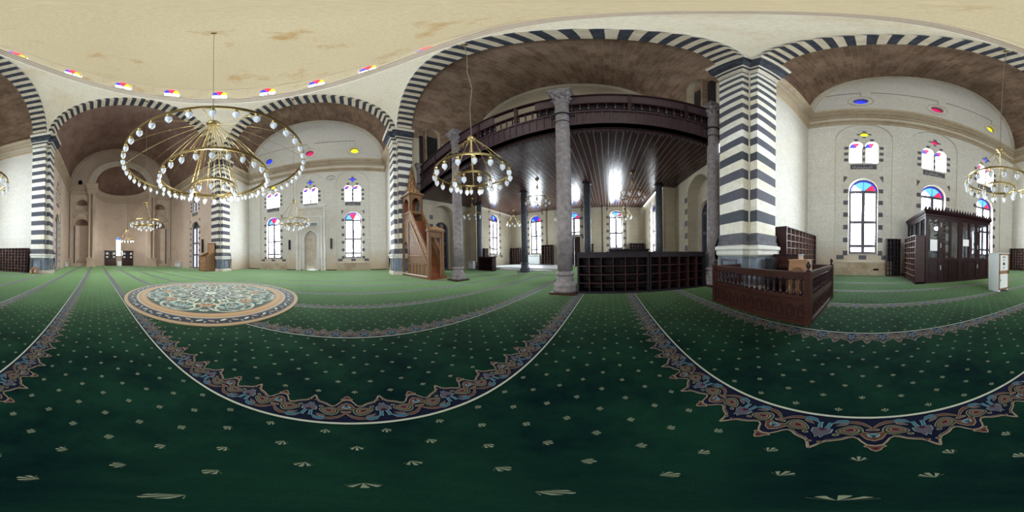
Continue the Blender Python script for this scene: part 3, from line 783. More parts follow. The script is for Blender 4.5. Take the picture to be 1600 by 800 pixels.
b = MB(); b.obox(FS,-.55,.55,3.75,3.98,0,.03,'ped'); script(b,FS,-.52,.52,3.76,3.97,.034,'white_trim',5); b.obox(FS,-.5,.5,3.5,3.68,0,.02,'trim'); b.build('inscription_panel', t)
b = MB(); b.arcband(FS,[(x*1.12,z*1.03) for x,z in mih[1:-1]],mih[1:-1],0,.03,'marble'); b.box(0,0,0,0,0,0,'marble') if 0 else None
for s_ in (-1,1): b.obox(FS,min(s_*.53,s_*.64),max(s_*.53,s_*.64),2.55,2.72,0,.08,'marble'); b.obox(FS,min(s_*.53,s_*.60),max(s_*.53,s_*.60),0,2.55,0,.05,'marble')
b.build('niche_arch', t)
# ---- arm side walls, vaults, cornices
CORN = [(0,8.80),(.08,8.84),(.08,8.92),(.03,8.92),(.03,8.98),(.15,9.04),(.15,9.12),(.03,9.12),(.03,9.42),(.12,9.46),(.12,9.54),(.06,9.54),(.06,9.60),(.26,9.70),(.26,9.76),(.20,9.76),(.20,9.80),(.40,9.90),(.44,10.0),(0,10.0)]
def arm(side, dist, wallm, vm, trimm, sidewalls=True, n=48):
    F = FR(side); b = MB(); v = arcline(0,ZS,HW,6.1,n)
    nd = max(1,int((dist-PW)/1.0))
    for k in range(n):
        for j in range(nd):
            d0 = PW+(dist-PW)*j/nd; d1 = PW+(dist-PW)*(j+1)/nd; l0 = k*.41; l1 = l0+.41
            b.face([F(*v[k],d0),F(*v[k+1],d0),F(*v[k+1],d1),F(*v[k],d1)], vm, [(l0,d0),(l1,d0),(l1,d1),(l0,d1)] if side in 'x' else [(d0,l0),(d0,l1),(d1,l1),(d1,l0)], True)
    struct(b.build('ceiling'))
    b = MB(); p = [F(-HW,0,PW)[:2], F(-HW,0,dist)[:2], F(HW,0,dist)[:2], F(HW,0,PW)[:2]]
    if side == 'west': paths = []
    elif side == 'east': paths = [[p[0],p[1]],[p[2],p[3]]]
    else: paths = [p]
    for pa in paths:
        a, c = Vector(pa[0]), Vector(pa[1]); d = (c-a).normalized(); n_ = Vector((-d.y,d.x)); inside = Vector(F(0,0,(PW+dist)/2)[:2])
        mid = (a+c)/2
        if (mid+n_-inside).length > (mid-n_-inside).length: pa = pa[::-1]
        b.sweep(CORN, pa, [{2:'trim_d',3:'trim_d',6:'trim_d',7:'trim',10:'trim_d',11:'trim_d',14:'trim_d',15:'trim_d'}.get(i,'trim_c') for i in range(len(CORN)-1)])  # dark fillets: groove shadow put into the colour
    # arched moulding on the end wall
    FE = flat(F, dist)
    b.arcband(FE, arcline(0,ZS,HW,6.1,50), arcline(0,ZS,HW-.28,5.84,50), 0, .06, trimm); b.arcband(FE, arcline(0,ZS,HW,6.1,50), arcline(0,ZS,HW-.1,6.0,50), 0, .14, trimm)
    struct(b.build('trim_%d' % (6+list(ARMS).index(side))))
def plainwall(nm, side, s_, d0, d1, z0, z1, m, hw=HW):
    F0 = FR(side); b = MB(); b.face([F0(s_*hw,z0,d0),F0(s_*hw,z0,d1),F0(s_*hw,z1,d1),F0(s_*hw,z1,d0)], m); struct(b.build(nm))
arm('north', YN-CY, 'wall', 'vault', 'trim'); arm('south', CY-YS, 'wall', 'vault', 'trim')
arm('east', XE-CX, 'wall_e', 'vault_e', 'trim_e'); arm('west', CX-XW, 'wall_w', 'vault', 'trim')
plainwall('wall_north_arm_west','north',-1,PW,YN-CY,0,10,'wall'); plainwall('wall_north_arm_east','north',1,PW,YN-CY,0,10,'wall')
plainwall('wall_south_arm_east','south',-1,PW,CY-YS,0,10,'wall'); plainwall('wall_south_arm_west','south',1,PW,CY-YS,0,10,'wall')
# ---- east arm sides with tall glazed openings (dim glow put into the panes)
def sideframe(y, nrm, x0=0): return frame((x0,y,0),(1,0,0),(0,nrm,0))
for nm, y, nrm in (('wall_east_arm_north', CY+HW, -1), ('wall_east_arm_south', CY-HW, 1)):
    F = sideframe(y, nrm); b = MB()
    rec = window_bay(b, F, 13.5, ['dglass']*4, 'dglass', 'wall_e', pane='dimpane', z0=.02, rb=.0, dark=True, rw=2.0, wd=1.25)
    b.poly(F, [(CX+PW,0),(12.499,0),(12.499,.01),(XE,.01),(XE,10),(CX+PW,10)], [[(u,max(z,.02)) for u,z in rec]], 0, 'wall_e'); struct(b.build(nm))
# ---- east end wall with apse
FE = flat(FR('east'), XE-CX)      # u: -HW = north ... +HW = south
AR, AZ = 3.2, 10.0
ap = arch(0,0,2*AR,AZ,AR*.98,28)
nich = []
for s_ in (-1,1):
    nich.append(arch(s_*4.75,.35,1.5,4.9,.72,12)); nich.append(arch(s_*4.75,6.55,1.3,7.45,.6,12))
b = MB(); out = [(-HW,0),(HW,0)]+arcline(0,ZS,HW,6.1,40,0,PI)
b.poly(FE, out, [[(u,max(z,.01)) for u,z in ap]]+nich+[arch(-5.0,10.05,.5,10.6,None,8)], 0, 'wall_e')
b.strip(FE, arch(-5.0,10.05,.5,10.6,None,8), 0, -.5, 'dark'); b.poly(FE, arch(-5.0,10.05,.5,10.6,None,8), [], -.5, 'black')
for s_ in (-1,1):      # curved niches
    for (z0,w_,zs,rs) in ((.35,1.5,4.9,.72),(6.55,1.3,7.45,.6)):
        h = w_/2
        for k in range(10):
            a0, a1 = PI*k/10, PI*(k+1)/10; p0 = (-h*math.cos(a0), -h*.8*math.sin(a0)); p1 = (-h*math.cos(a1), -h*.8*math.sin(a1)); c = s_*4.75
            b.face([FE(c+p0[0],z0,p0[1]),FE(c+p1[0],z0,p1[1]),FE(c+p1[0],zs,p1[1]),FE(c+p0[0],zs,p0[1])],'wall_e',None,True)
            for j in range(6):
                e0, e1 = PI/2*j/6, PI/2*(j+1)/6; hp = lambda p,e: FE(c+p[0]*math.cos(e), zs+rs*math.sin(e), p[1]*math.cos(e))
                b.face([hp(p0,e0),hp(p1,e0),hp(p1,e1),hp(p0,e1)],'vault_e',None,True)
            b.face([FE(c,z0,0),FE(c+p0[0],z0,p0[1]),FE(c+p1[0],z0,p1[1])],'trim_e')
struct(b.build('wall_east'))
# apse body
b = MB(); nA = 32; wu0, wu1 = None, None
AW = 1.62   # apse window: between sectors around the axis
for k in range(nA):
    a0, a1 = PI*k/nA, PI*(k+1)/nA
    p0 = (-AR*math.cos(a0), -AR*math.sin(a0)); p1 = (-AR*math.cos(a1), -AR*math.sin(a1))
    if k in (15,16):
        for z0,z1 in ((0,1.35),(4.1,AZ)): b.face([FE(p0[0],z0,p0[1]),FE(p1[0],z0,p1[1]),FE(p1[0],z1,p1[1]),FE(p0[0],z1,p0[1])],'wall_e',None,True)
    else: b.face([FE(p0[0],0,p0[1]),FE(p1[0],0,p1[1]),FE(p1[0],AZ,p1[1]),FE(p0[0],AZ,p0[1])],'wall_e',None,True)
    for j in range(14):
        e0, e1 = PI/2*j/14, PI/2*(j+1)/14; hp = lambda p,e: FE(p[0]*math.cos(e), AZ+AR*.98*math.sin(e), p[1]*math.cos(e))
        b.face([hp(p0,e0),hp(p1,e0),hp(p1,e1),hp(p0,e1)],'vault_e',None,True)
struct(b.build('wall_apse'))
b = MB()
cp = [(0,8.7),(.06,8.74),(.06,8.86),(.02,8.9),(.02,9.3),(.1,9.36),(.1,9.5),(.2,9.6),(.28,9.8),(.28,9.95),(0,10.0)]
pa = [FE(-AR*math.cos(PI*k/32),0,-AR*math.sin(PI*k/32))[:2] for k in range(33)]
b.sweep(cp, pa[::-1], 'trim_e')
b.arcband(FE, arcline(0,AZ,AR+.85,AR*.98+.85,40), arcline(0,AZ,AR,AR*.98,40), 0, .12, 'trim')
b.arcband(FE, arcline(0,AZ,AR+1.0,AR*.98+1.0,40), arcline(0,AZ,AR+.78,AR*.98+.78,40), 0, .2, 'trim_e')
for s_ in (-1,1):
    e0 = s_*(AR-.05); e1 = s_*(HW)
    lo, hi = min(e0,e1), max(e0,e1)
    for z0,z1,d in ((8.75,8.9,.12),(8.9,9.35,.06),(9.35,9.5,.16),(9.5,9.7,.22),(9.7,9.9,.3),(9.9,10.02,.36)): b.obox(FE,lo,hi,z0,z1,0,d,'trim_e')
    a_, c_ = sorted((s_*(AR-.1), s_*(AR+.95)))
    for z0,z1,d,g_ in ((8.75,8.9,.42,0),(8.9,9.35,.36,0),(9.35,9.5,.48,.06),(9.5,9.7,.56,.12),(9.7,9.9,.64,.18),(9.9,10.05,.7,.22)): b.obox(FE,a_-g_,c_+g_,z0,z1,0,d,'trim_e')
    # aedicule mouldings
    c = s_*4.75
    for (zs,h,rs,wd_) in ((4.9,.75,.72,.16),(7.45,.65,.6,.14)):
        b.arcband(FE, arcline(c,zs,h+wd_,rs+wd_,20), arcline(c,zs,h,rs,20), 0, .08, 'trim_e')
        b.obox(FE,c-h-.2,c-h,zs-.1,zs+.04,0,.12,'trim_e'); b.obox(FE,c+h,c+h+.2,zs-.1,zs+.04,0,.12,'trim_e')
        b.prism(FE,[(c-.1,zs+rs+.24),(c-.06,zs+rs-.03),(c+.06,zs+rs-.03),(c+.1,zs+rs+.24)],0,.14,'trim_e')
        b.obox(FE,c-h-.16,c-h-.02,.35 if zs<5 else 6.5,zs-.1,0,.06,'quoin' if zs < 5 else 'trim_e'); b.obox(FE,c+h+.02,c+h+.16,.35 if zs<5 else 6.5,zs-.1,0,.06,'quoin' if zs < 5 else 'trim_e')
    b.obox(FE,c-1.0,c+1.0,5.72,5.84,0,.16,'trim_e')
    for q0 in (-1,1):
        b.prism(FE,[(c+q0*1.0,5.84),(c+q0*1.0,5.94),(c,6.5),(c,6.38)],0,.18,'trim_e')
    b.obox(FE,c-.8,c+.8,6.5,6.58,0,.1,'trim_e')
struct(b.build('trim_10'))
# engaged columns by the apse
def thin_col(u, d, r, z0, z1):
    b = MB(); x,y,_ = FE(u,0,d)
    b.lathe([(r*1.5,z0),(r*1.5,z0+.1),(r*1.2,z0+.16),(r,z0+.22),(r*.95,z1-.35),(r*1.1,z1-.33),(r*1.1,z1-.28),(r,z1-.26),(r*1.5,z1-.1),(r*1.6,z1)], 'trim_e', 14, (x,y,0)); return b
CI = 0
for s_, sd in ((-1,'left'),(1,'right')):
    t = thing('column_pair', 'tall slender twin columns on a stone pedestal %s of the far apse' % sd, 'columns')
    for du in (.22,.68): thin_col(s_*(AR+du), .24, .13, 1.0, 8.75).build('column_shaft', t)
    b = MB(); a_, c_ = sorted((s_*(AR+.0), s_*(AR+.9)))
    for z0,z1,g_ in ((0,.16,.12),(.16,.28,.07),(.28,.82,0),(.82,.92,.06),(.92,1.0,.1)): b.obox(FE,a_-g_,c_+g_,z0,z1,0,.48+g_,'trim_e')
    b.build('pedestal', t)
    t = thing('wall_column', 'single slender corner column beside the far %s niche' % sd, 'column')
    thin_col(s_*(HW-.18), .15, .13, 1.0, 8.75).build('column_shaft', t)
    b = MB(); a_, c_ = sorted((s_*(HW-.02), s_*(HW-.4))); b.obox(FE,a_,c_,0,1.0,0,.34,'trim_e'); b.build('pedestal', t)
# apse window
r = wroot(); xw_ = XE+AR-.06
Fw = frame((xw_,CY,0),(0,-1,0),(-1,0,0))
b = MB(); b.face([Fw(-.28,1.35,-.2),Fw(.28,1.35,-.2),Fw(.28,3.5,-.2),Fw(-.28,3.5,-.2)],'pane'); b.build('pane', r)
sectors(Fw, r, 0, 3.5, .28, -.2, ['pblue','plb','pblue','pblue'], .36)
b = MB(); b.poly(Fw,[(-.42,1.2),(.42,1.2),(.42,4.2),(-.42,4.2)],[[(u,z) for u,z in arch(0,1.35,.56,3.5,.36,10)]],0,'wall_e'); b.strip(Fw,arch(0,1.35,.56,3.5,.36,10),0,-.22,'trim_e'); b.build('reveal', r)
b = MB(); b.obox(Fw,-.28,.28,2.75,2.8,-.2,-.16,'frame'); b.obox(Fw,-.28,.28,3.48,3.52,-.2,-.16,'frame'); b.build('window_frame', r)
# ------------------------------------------------------------------ west arm
GZ = 5.0; LW = 6.75
for nm, s_ in (('north',1),('south',-1)):
    y = CY+s_*LW; F = sideframe(y, -s_); b = MB()
    ar = arch(-6.2,.0,1.75,3.9,.85,18); arc2 = [(u,max(z,.01)) for u,z in ar]
    b.poly(F,[(XW,0),(-3.4,0),(-3.4,GZ+.1),(XW,GZ+.1)],[arc2],0,'wall_w'); b.strip(F,ar,0,-.6,'wall_w')
    dr = arch(-6.35,.0,1.2,3.0,None,14); b.poly(F,ar,[[(u,max(z,.01)) for u,z in dr]],-.6,'wall_w')
    struct(b.build('wall_west_%s' % nm))
    tall_window(F, -6.35, 1.2, .0, 3.0, ['dglass']*4, pane='dglass', d0=-.6, bars=(1.0,2.0), quo=False, rim=None, dep=.2)
    b = MB()
    for k in range(6):
        z = .5+k*.62
        for q_ in (-1,1):
            a = -6.2+q_*.9; c = a+q_*.26; b.obox(F,min(a,c),max(a,c),z,z+.28,0,.01,'quoin')
    struct(b.build('trim_%d' % (11+(s_>0))))
    # upper wall above the gallery
    F0 = sideframe(CY+s_*HW, -s_); b = MB()
    b.poly(F0,[(XW,GZ+.1),(-3.4,GZ+.1),(-3.4,10),(XW,10)],[],0,'wall_w')
    lun = arch(-5.0,7.0,.95,10.6,.55,14); big = arch(-5.0,7.0,1.15,10.6,.68,14)
    b.poly(F0,big,[[(u,max(z,7.01)) for u,z in lun]],.34,'vault'); b.strip(F0,big,-.3,.34,'vault'); b.strip(F0,lun,.34,.02,'wall_w'); b.poly(F0,lun,[],.02,'black')
    struct(b.build('wall_gallery_%s' % nm))
# return walls into the narrower narthex, its sides and end wall
b = MB()
for s_ in (-1,1):
    b.face([(XW,CY+s_*LW,0),(XW,CY+s_*6.02,0),(XW,CY+s_*6.02,GZ+.1),(XW,CY+s_*LW,GZ+.1)],'wall_w')
    b.face([(XW,CY+s_*6.02,0),(XW-.9,CY+s_*6.02,0),(XW-.9,CY+s_*6.02,GZ+.1),(XW,CY+s_*6.02,GZ+.1)],'wall_w')
struct(b.build('wall_west_return'))
for nm, s_ in (('north',1),('south',-1)):
    F = sideframe(CY+s_*6.05, -s_); b = MB(); lp = arch(-10.9,1.1,1.1,4.1,None,14)
    b.poly(F,[(XWW,0),(XW-.9,0),(XW-.9,GZ+.1),(XWW,GZ+.1)],[lp],0,'wall_w'); struct(b.build('wall_narthex_%s' % nm))
    tall_window(F,-10.9,1.1,1.1,4.1,['pblue','plb','pblue','pred'],dep=.27,bars=(2.6,1.6))
F = frame((XWW,0,0),(0,1,0),(1,0,0)); b = MB()
WY = [-6.42,-2.88,.66]
hs = [arch(WY[0],1.1,1.1,4.1,None,14), arch(WY[1],2.6,1.1,4.1,None,14), arch(WY[2],1.1,1.1,4.1,None,14)]
dl = [(WY[1]-.55,.01),(WY[1]+.55,.01),(WY[1]+.55,2.5),(WY[1]-.55,2.5)]
b.poly(F,[(CY-6.05,0),(CY+6.05,0),(CY+6.05,GZ+.1),(CY-6.05,GZ+.1)],hs+[dl],0,'wall_w')
b.obox(F,WY[1]+.9,WY[1]+1.25,0,GZ,0,.12,'wall_w'); b.obox(F,WY[1]-1.25,WY[1]-.9,0,GZ,0,.12,'wall_w')
for wy in (WY[0],WY[2]):
    for q_ in (-.95,.95): b.obox(F,wy+q_-.12,wy+q_+.12,0,GZ,0,.1,'wall_w')
struct(b.build('wall_west'))
for i, z0 in enumerate((1.1,2.6,1.1)):
    tall_window(F,WY[i],1.1,z0,4.1,['pane','plb','plb','pred'] if i else ['plb','pblue','pblue','pred'],dep=.27,bars=(2.75,1.5) if i != 1 else (2.9,))
r = sthing('door_1'); b = MB(); b.strip(F,dl,0,-.3,'wood_r'); b.obox(F,WY[1]-.55,WY[1]-.01,.01,2.5,-.25,-.18,'wood_r'); b.obox(F,WY[1]+.01,WY[1]+.55,.01,2.5,-.25,-.18,'wood_r')
for q_ in (-.3,.3):
    for z0,z1 in ((.2,1.0),(1.15,2.3)): b.obox(F,WY[1]+q_-.17,WY[1]+q_+.17,z0,z1,-.18,-.155,'wood')
b.build('door_leaf', r); b = MB(); b.obox(F,WY[1]+.03,WY[1]+.06,1.0,1.3,-.18,-.12,'brass'); b.build('door_handle', r)
# upper west wall over the gallery
FWu = flat(FR('west'), CX-XW); b = MB(); out = [(-HW,GZ+.1),(HW,GZ+.1)]+arcline(0,ZS,HW,6.1,40,0,PI); b.poly(FWu,out,[],0,'wall_w')
for u in (-3.6,3.6): b.obox(FWu,u-.3,u+.3,5.1,9.2,0,.18,'trim'); b.obox(FWu,u-.45,u+.45,9.0,9.3,0,.26,'trim')
struct(b.build('wall_west_upper'))
# raised marble floor in the entrance
b = MB(); b.box(XWW,-8.6,0,XW-.75,-2.9,.13,'marble'); b.box(XWW,-8.6,.13,XW-.83,-3.0,.16,'marble'); b.box(XW-.75,-7.2,0,XW-.45,-3.4,.07,'marble'); struct(b.build('floor_entrance'))
# wooden gallery
GX = -4.12; GY0, GY1 = CY-HW, CY+HW
t = GAL = thing('wooden_gallery', 'dark wooden gallery with spindle balustrade carried on grey columns', 'gallery')
b = MB()
y = CY-LW; k = 0
while y < CY+LW-.01:
    y1 = min(y+.2, CY+LW); 
    x1 = XWW if (y > CY-6.05 and y1 < CY+6.05) else XW
    yy0, yy1 = y+.012, y1-.012
    if y1 < GY0 or y > GY1: xa = -4.4
    else: xa = GX
    b.box(x1, yy0, GZ-.02, xa, yy1, GZ+.03, 'soffit'); b.box(x1, y1-.014, GZ-.012, xa, y1+.014, GZ+.02, 'batten')
    y = y1
struct(b.build('ceiling'))
b = MB(); b.box(GX-.6,GY0+.05,GZ+.05,GX,GY1-.05,GZ+.3,'wood'); b.build('floor_deck', t)
b = MB(); b.box(XW+.05,GY0+.05,GZ+.05,GX-.6,GY1-.05,GZ+.3,'wood'); struct(b.build('floor_gallery'))
b = MB(); b.box(GX-.10,GY0,GZ-.05,GX,GY1,GZ+.30,'wood')
yy = GY0; w_ = .12
Fg = frame((GX,0,0),(0,1,0),(1,0,0))
while yy < GY1-.01:
    b.prism(Fg,[(yy,GZ-.05),(min(yy+w_,GY1),GZ-.05),(min(yy+w_/2,GY1),GZ-.18)],-.03,.015,'wood'); yy += w_
b.build('serrated_trim', t)
b = MB(); nb = 56; st = (GY1-GY0)/nb
b.box(GX-.06,GY0,GZ+.30,GX-.02,GY1,GZ+.98,'wood')
for k in range(nb+1):
    y = GY0+k*st; b.box(GX-.02,y-.014,GZ+.32,GX+.012,y+.014,GZ+.96,'batten_w')
b.box(GX-.09,GY0,GZ+.26,GX+.03,GY1,GZ+.32,'wood'); b.box(GX-.09,GY0,GZ+.94,GX+.03,GY1,GZ+1.0,'wood')
M['batten_w'] = mat('batten_brown', (.045,.03,.03), .35)
M['gal'] = wood('gallery_panel', (.035,.020,.026), (.06,.035,.042), .28)
b.slots = ['gal' if s == 'wood' else s for s in b.slots]
b.build('panelled_band', t)
b = MB()
for y0,y1 in ((GY0,-5.6),(-4.6,-3.4),(-1.9,GY1)): b.box(GX-.13,y0,GZ+.98,GX-.10,y1,GZ+1.55,'wood_b')
b.build('inner_board', t)
b = MB(); b.box(GX-.06,GY0,GZ+1.52,GX-.01,-3.4,GZ+2.1,'gal'); b.box(GX-.06,-1.9,GZ+1.52,GX-.01,GY1,GZ+2.1,'gal'); b.box(GX-.1,GY0,GZ+2.08,GX+.04,GY1,GZ+2.15,'wood'); b.box(GX-.1,GY0,GZ+1.48,GX+.03,GY1,GZ+1.54,'wood')
for k in range(0,8): y = GY0+(k+.3)*(GY1-GY0)/8; b.box(GX-.07,y-.05,GZ+1.0,GX+.02,y+.05,GZ+2.1,'wood')
b.build('top_board', t)
proto = None
for k in range(nb):
    y = GY0+(k+.5)*st
    if proto is None:
        b = MB(); b.lathe([(.02,0),(.03,.06),(.018,.12),(.03,.2),(.034,.26),(.018,.34),(.03,.42),(.02,.5)],'wood',8)
        b.box(-.012,-.012,.18,.036,.012,.22,'batten'); proto = b.build('spindle', t); proto.location = Vector((GX-.03,y,GZ+1.0))*S
    else:
        c = proto.copy(); COL.objects.link(c); c.parent = t; c.location = Vector((GX-.03,y,GZ+1.0))*S
for y in (GY0+.12, GY1-.12):
    b = MB(); b.box(GX-.2,y-.09,GZ+2.16,GX-.02,y+.09,GZ+5.2,'wood_b'); struct(b.build('trim_%d' % (20+(y>0))))
# columns
def column(loc, label, ztop, r=.2, m='granite', cap=True, group='granite columns carrying the gallery'):
    t = thing('column', label, 'column', (loc[0],loc[1],0), 0, group)
    b = MB(); b.box(-.33,-.33,0,.33,.33,.05,'wood_r' if cap else 'granite_d'); b.build('plinth', t)
    b = MB(); b.lathe([(.31,.05),(.31,.12),(.29,.16),(.31,.2),(.30,.25),(.25,.28),(.22,.33),(.23,.40),(.21,.42),(.20,.46),(.25,.48),(.255,.52),(.22,.55),(r,.58)], m, 28); b.build('base', t)
    b = MB(); zt = ztop-(.75 if cap else .1); b.lathe([(r,.55),(r*1.01,1.6),(r*.97,3.5),(r*.9,zt)], m, 28); b.build('shaft', t)
    if cap:
        b = MB(); z = zt; b.lathe([(r*.9,z),(r*1.06,z+.02),(r*1.06,z+.06),(r*.92,z+.1),(r*.95,z+.2),(r*1.2,z+.34),(r*1.02,z+.36),(r*1.15,z+.46),(r*1.5,z+.60),(r*1.3,z+.62)], m, 28)
        b.box(-r*1.45,-r*1.45,z+.62,r*1.45,r*1.45,z+.69,m); b.box(-r*1.6,-r*1.6,z+.69,r*1.6,r*1.6,z+.75,m)
        for k in range(16):
            a = 2*PI*k/16; c_, s_ = math.cos(a), math.sin(a)
            zz = z+.14+(k%2)*.16; rr = r*(1.0+(k%2)*.12)
            b.tube([(rr*c_,rr*s_,zz),(rr*1.18*c_,rr*1.18*s_,zz+.16),(rr*1.38*c_,rr*1.38*s_,zz+.2),(rr*1.36*c_,rr*1.36*s_,zz+.15)],.032,m,5)
        for a in (PI/4,3*PI/4,5*PI/4,7*PI/4):
            c_, s_ = math.cos(a), math.sin(a); b.tube([(r*c_,r*s_,z+.4),(r*1.6*c_,r*1.6*s_,z+.62),(r*1.95*c_,r*1.95*s_,z+.64),(r*1.8*c_,r*1.8*s_,z+.55)],.045,m,6)
        b.build('capital', t)
        b = MB(); b.hoop(r*.97,5.83,.03,.025,'iron',28); b.box(-.08,-.34,5.78,.0,-.18,5.86,'iron'); b.box(-.08,.18,5.78,.0,.34,5.86,'iron'); b.hoop(r*.97,5.4,.01,.012,'iron',28); b.build('iron_band', t)
    else:
        b = MB(); b.lathe([(r*.9,zt),(r*1.2,zt+.02),(r*1.25,zt+.1)],'iron',24); b.build('iron_collar', t)
cl = ['grey granite column at the gallery front beside the striped pier and pen', 'grey granite column at the shoe cabinets, left end, carrying the gallery', 'grey granite column right of the wooden pulpit', 'grey granite column just behind the pulpit spire']
for y, l in zip((3.08,-1.12,-5.42,-9.35 if False else -9.3), cl): column((GX+.02 if y > -9 else GX, y, 0), l, 7.38)
M_ = ['dark granite column under the gallery, right of the four, near the side wall','dark granite column under the gallery, just right of the great front column','dark granite column standing on the edge of the white entrance floor','dark granite column under the gallery, leftmost, beside the low shelf cabinet']
for y, l in zip((2.75,-1.08,-4.8,-8.55), M_): column((XW+.1,y,0), l, GZ-.02, .2, 'granite_d', False)
# ------------------------------------------------------------------ chandeliers
def lamp(root, x, y, z, first=[None]):
    if first[0] is None:
        b = MB(); b.lathe([(.008,0),(.012,-.02),(.03,-.035),(.034,-.05),(.016,-.065),(.02,-.08),(.046,-.10),(.056,-.125),(.05,-.135)],'brass',12)
        h = b.build('lamp_holder', root); b = MB(); b.lathe([(.044,-.132),(.056,-.15),(.058,-.19),(.046,-.235),(.022,-.262),(.016,-.285),(.004,-.295)],'shade',12)
        g = b.build('glass_shade', h); first[0] = (h, g)
    else:
        h0, g0 = first[0]; h = h0.copy(); COL.objects.link(h); h.parent = root; g = g0.copy(); COL.objects.link(g); g.parent = h
    h.location = Vector((x,y,z))*S
def chandelier(name, label, loc, hub, rings, ztop, nrod=8, hubr=.11, bent=False, group=None, power=0):
    """rings: (radius, z, lamps, half height)"""
    t = thing(name, label, 'chandelier', (loc[0],loc[1],0), 0, group)
    for (R,z,n,hh,m) in rings:
        b = MB(); b.hoop(R,z,hh,.012,m,72); b.build('ring', t)
    b = MB(); b.lathe([(.02,hub+.14),(.04,hub+.1),(hubr*.7,hub+.06),(hubr,hub),(hubr*.75,hub-.07),(.03,hub-.1),(.02,hub-.14)],'brass',20); b.build('hub', t)
    b = MB()
    for i,(R,z,n,hh,m) in enumerate(rings):
        for k in range(nrod if R > .5 else 4):
            a = 2*PI*(k+.5*i)/(nrod if R > .5 else 4); c_, s_ = math.cos(a), math.sin(a)
            p0, p1 = Vector((.05*c_,.05*s_,hub-.02)), Vector((R*c_,R*s_,z+hh)); b.tube([p0,p1],.007,'brass',5)
            q_ = p0.lerp(p1,.55); b.lathe([(.005,-.02),(.018,0),(.005,.02)],'brass',6,tuple(q_))
    b.build('suspension_rods', t)
    b = MB()
    if bent: b.tube([(0,0,hub+.12),(.02,.0,hub+1.5),(-.06,.03,hub+3.2),(.03,0,hub+5),(-.02,0,hub+7.5),(0,0,ztop)],.011,'chain',5)
    else: b.tube([(0,0,hub+.12),(0,0,ztop)],.011,'chain',5)
    b.build('chain', t)
    b = MB(); b.lathe([(.10,ztop-.0),(.10,ztop-.04),(.03,ztop-.10),(.01,ztop-.14)],'brass_d',12); b.build('ceiling_hook', t)
    if power:  # added fill light below the rings, brightens vaults, apse and east arm
        ld = bpy.data.lights.new('added_fill_light','POINT'); ld.energy = power; ld.color = (1,.95,.86); ld.shadow_soft_size = .12
        lo_ = bpy.data.objects.new('added_fill_light', ld); COL.objects.link(lo_); lo_.parent = t; lo_.location = Vector((0,0,rings[-1][1]-.75))*S
    for (R,z,n,hh,m) in rings:
        for k in range(n):
            a = 2*PI*(k+.5)/n; lamp(t, R*math.cos(a), R*math.sin(a), z-hh)
    return t
chandelier('grand_chandelier', 'huge three-ringed brass chandelier hanging under the central dome', (3.45,-3.0), 5.98, [(2.43,3.88,48,.035,'brass'),(1.51,3.475,30,.035,'brass'),(.63,3.12,12,.035,'brass')], ZD1+H0+.03, 16, .2, power=100)
ztopA = ZS+RISE-.02
GB = 'two-ringed chandeliers hung from the four great arches'
rB = [(.94,3.3,18,.025,'brass'),(.46,3.08,8,.025,'brass')]
chB = chandelier('ring_chandelier', 'two-ringed brass chandelier in front of the wooden gallery', (CX-Q-.1,CY), 4.6, rB, ztopA, bent=True, group=GB, power=10)
chB2 = chandelier('ring_chandelier', 'two-ringed brass chandelier above the white floor cabinet and glazed booth', (CX,CY+Q+.1), 4.6, rB, ztopA, group=GB, power=10)
dup(chB2, (CX+Q+.1,CY,0), None, 'two-ringed brass chandelier in the arch before the brown apse arm', GB)
dup(chB2, (CX,CY-Q-.1,0), None, 'two-ringed brass chandelier in front of the white prayer niche', GB)
chandelier('ring_chandelier', 'small single-ringed chandelier hanging deep before the apse window', (15.6,CY), 3.87, [(.62,2.9,12,.02,'brass')], 16.11, 4, .07, power=130)
GC = 'small ring chandeliers under the gallery ceiling'
labs = {(-7.2,1.1):'small ring chandelier under the plank ceiling, right-hand bay, nearest row',(-7.2,-3.3):'small dark ring chandelier under the plank ceiling, left of the great front column',
        (-7.2,-7.9):'small ring chandelier under the plank ceiling seen right of the pulpit',(-11.5,1.1):'tiny ring chandelier in front of the right-hand entrance-wall window',
        (-11.5,-3.3):'tiny ring chandelier before the entrance door',(-11.5,-7.5):'tiny ring chandelier at the left corner of the entrance hall'}
c0 = None
for (x,y), l in labs.items():
    if c0 is None: c0 = chandelier('small_chandelier', l, (x,y), 4.5, [(.56,3.82,8,.018,'brass_d')], GZ-.02, 4, .05, group=GC)
    else: dup(c0, (x,y,0), None, l, GC)
